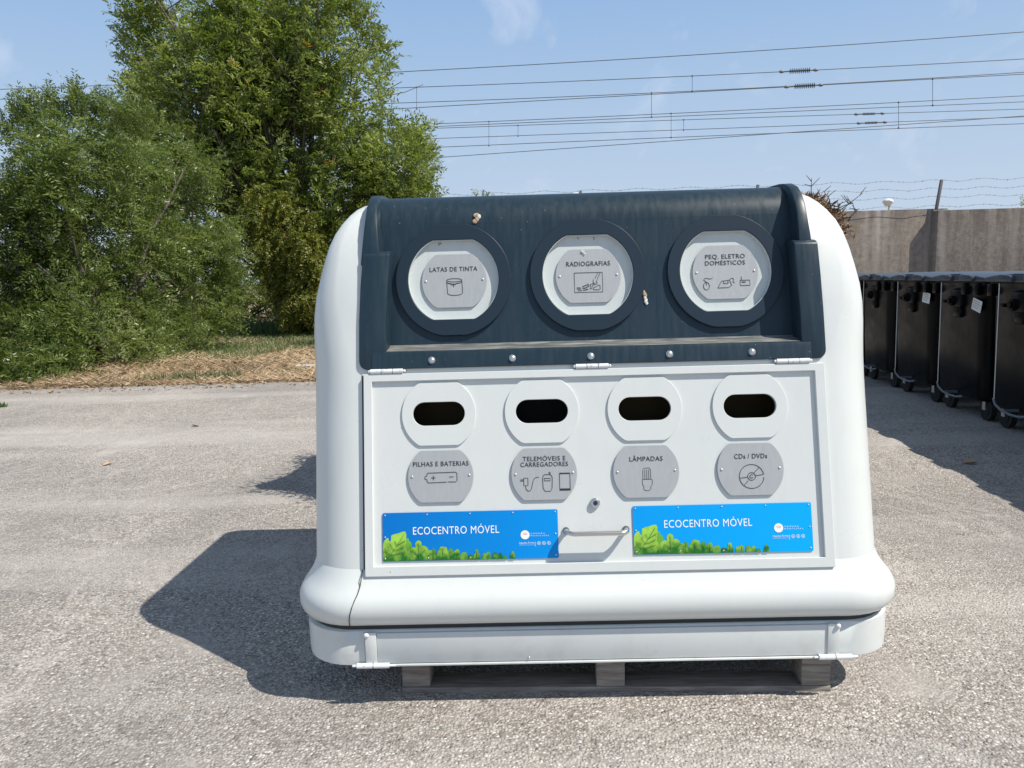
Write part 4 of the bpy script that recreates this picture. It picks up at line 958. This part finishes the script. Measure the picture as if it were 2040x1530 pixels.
o = blades('straw_spill', P, r, .13, .010, 0, 14, .45, STRAW, z=.006); tag(o, 'loose straw spilling thinly from the verge over the asphalt edge', 'straw')
# crumbs and twigs lying on the asphalt near its edge
P, r = inverge(900, -12, -1.9, 10.0, 10.8, 76); o = blades('asphalt_debris', P, r, .06, .016, 0, 15, .15, STRAW, z=.006); tag(o, 'dark crumbs and bits of leaf along the asphalt edge', 'debris')
for px, py, hgt, n_, lb in ((505, 668, .55, 60, 'small spiky grass clump left of the reeds at the shrub foot'), (600, 668, .8, 130, 'tall green reed clump at the shrub foot beside the container'), (625, 668, .6, 60, 'short reed clump half hidden by the container edge'), (4, 812, .07, 24, 'tiny weed tuft on the asphalt at the left edge')):
    g0 = gnd(px, py); r = np.random.default_rng(px); n = n_*3
    P = np.stack([r.normal(0, hgt*.32, n), r.normal(0, hgt*.2, n), np.zeros(n)], 1)
    a = np.arctan2(P[:, 1], P[:, 0]); e = np.radians(r.uniform(45, 88, n)); D = np.stack([np.cos(a)*np.cos(e), np.sin(a)*np.cos(e), np.sin(e)], 1)
    o = leaf_mesh('grass_clump', P, D, unit(r.normal(size=(n, 3))*.4+np.array([0, -1, .3])), hgt*r.uniform(.4, 1.1, n), np.full(n, .022 if hgt > .2 else .012), np.clip(r.normal(.5, .2, n), 0, .9), GRASS_G, None)
    o.location = (g0.x, g0.y, .003); tag(o, lb, 'grass clump')
# white film bag under the feathery tree, white stick in the straw
b0 = gnd(183, 727); q = MB(); q.ball((0, 0, .11), .17, (1.25, .8, .65), 22)
for v in q.bm.verts:
    s_ = 1+.28*math.sin(v.co.x*31+v.co.z*17)*math.cos(v.co.y*27+v.co.z*11)+.15*math.sin(v.co.z*60); v.co.x *= s_; v.co.z = max(.004, v.co.z*(2-s_))
q.ball((-.02, 0, .26), .05, (.6, .6, 1.8), 10)
o = q.build('plastic_bag', PVC, None, None, 60); o.location = b0 + Vector((0, -.25, .0)); tag(o, 'crumpled whitish plastic bag lying under the feathery tree', 'bag')
a, b = gnd(590, 733), gnd(640, 732); c_ = (a+b)/2; q = MB().cyl(a-c_+Vector((0, 0, .03)), b-c_+Vector((0, 0, .03)), .022, None, 10); o = q.build('white_stick', PALE, None); o.location = c_; tag(o, 'short white stick lying in the straw beside the container', 'stick')
# single dead leaves / chips on the asphalt
for j, (px, py, s_, lb) in enumerate(((1933, 925, .06, 'curled brown leaf on the shaded asphalt in front of the bins'), (215, 927, .045, 'small tan leaf on the sunlit asphalt left of the container shadow'), (390, 850, .05, 'tiny dark twig chip on the asphalt behind the shadow'))):
    g0 = gnd(px, py); bm = bmesh.new()
    vs_ = [bm.verts.new((x*s_, y*s_, z*s_)) for x, y, z in ((-1, 0, .1), (-.4, .45, .35), (.4, .4, .4), (1, .05, .15), (.4, -.4, .3), (-.4, -.45, .25), (0, 0, .02))]
    for k_ in range(6): bm.faces.new((vs_[k_], vs_[(k_+1) % 6], vs_[6]))
    me = bpy.data.meshes.new('dead_leaf'); bm.to_mesh(me); bm.free()
    o = link('dead_leaf', me, TAN); o.location = (g0.x, g0.y, .006); o.rotation_euler = (0, 0, j*1.3); tag(o, lb, 'dead leaf')

# ------------------------------------------------------------------ brushwood heap behind the container
HP = empty('brushwood_heap', (.72, 4.95, 0)); tag(HP, 'heap of dry brown brushwood behind the right shoulder of the container', 'brushwood heap')
bm = bmesh.new(); bmesh.ops.create_icosphere(bm, subdivisions=4, radius=1)
for v in bm.verts:
    p = v.co.copy()
    if p.z < 0:
        h_ = max(math.hypot(p.x, p.y), .001)
        if p.z > -.93: p.x /= h_; p.y /= h_
    s_ = 1+.06*math.sin(p.x*7+p.z*5)+.05*math.sin(p.y*9-p.x*4)
    q_ = lambda t, e: math.copysign(abs(t)**e, t)
    v.co = Vector((q_(p.x, .72)*1.33*s_-.14, q_(p.y, .55)*.68*s_, max(0, .88+q_(p.z, .62)*.80*s_)))
    v.co += v.co.normalized()*.05*math.sin(v.co.x*23+v.co.z*19)*math.sin(v.co.y*21+v.co.z*13) if v.co.z < 1.5 else Vector((0, 0, 0))
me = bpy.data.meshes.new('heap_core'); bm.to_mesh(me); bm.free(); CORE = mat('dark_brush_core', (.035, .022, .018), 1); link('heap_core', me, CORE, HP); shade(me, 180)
cv = np.array([v.co[:] for v in me.vertices]); r = np.random.default_rng(9); idx = r.integers(0, len(cv), 26000); P = cv[idx]+r.normal(size=(26000, 3))*.05; P = P[(P[:, 2] > 1.38) | ((P[:, 2] > .05) & (P[:, 0] < 1.12))]
ex = np.stack([r.uniform(1.0, 1.37, 3400), r.normal(0, .07, 3400), np.zeros(3400)], 1); ex[:, 2] = 1.79-.24*np.clip((ex[:, 0]-1.18)/.24, 0, 1)**1.4-np.abs(r.normal(0, .08, 3400)); P = P[(P[:, 0] > .9) | (P[:, 2] < 1.66)]; P = np.concatenate([P, ex])
n = len(P); D = unit(unit(P-np.array([0, 0, .8]))*.5+r.normal(size=(n, 3))*.7)
leaf_mesh('dry_leaves', P, D, unit(r.normal(size=(n, 3))), r.uniform(.025, .08, n), r.uniform(.006, .017, n), np.clip(r.normal(.55, .33, n), 0, .93), DRYLEAF, HP, .2)
q = MB(); rr2 = random.Random(4)
for (px, py, qx, qy) in ((1622, 400, 1617, 355), (1665, 425, 1718, 385), (1660, 420, 1700, 405), (1655, 415, 1640, 380), (1690, 440, 1712, 415), (1680, 430, 1668, 400)):
    a = at(px, py, 4.8)-HP.location; b = at(qx, qy, 4.75)-HP.location; mid = a.lerp(b, .5)+Vector((rr2.uniform(-.02, .02), 0, rr2.uniform(-.015, .015)))
    q.tube([a, mid, b], [.004, .003, .0015], 5)
    for _ in range(3):
        s_ = mid.lerp(b, rr2.random()); q.tube([s_, s_+Vector((rr2.uniform(-.06, .06), 0, rr2.uniform(.01, .06)))], [.003, .0015], 4)
q.build('twigs', BARK, HP)
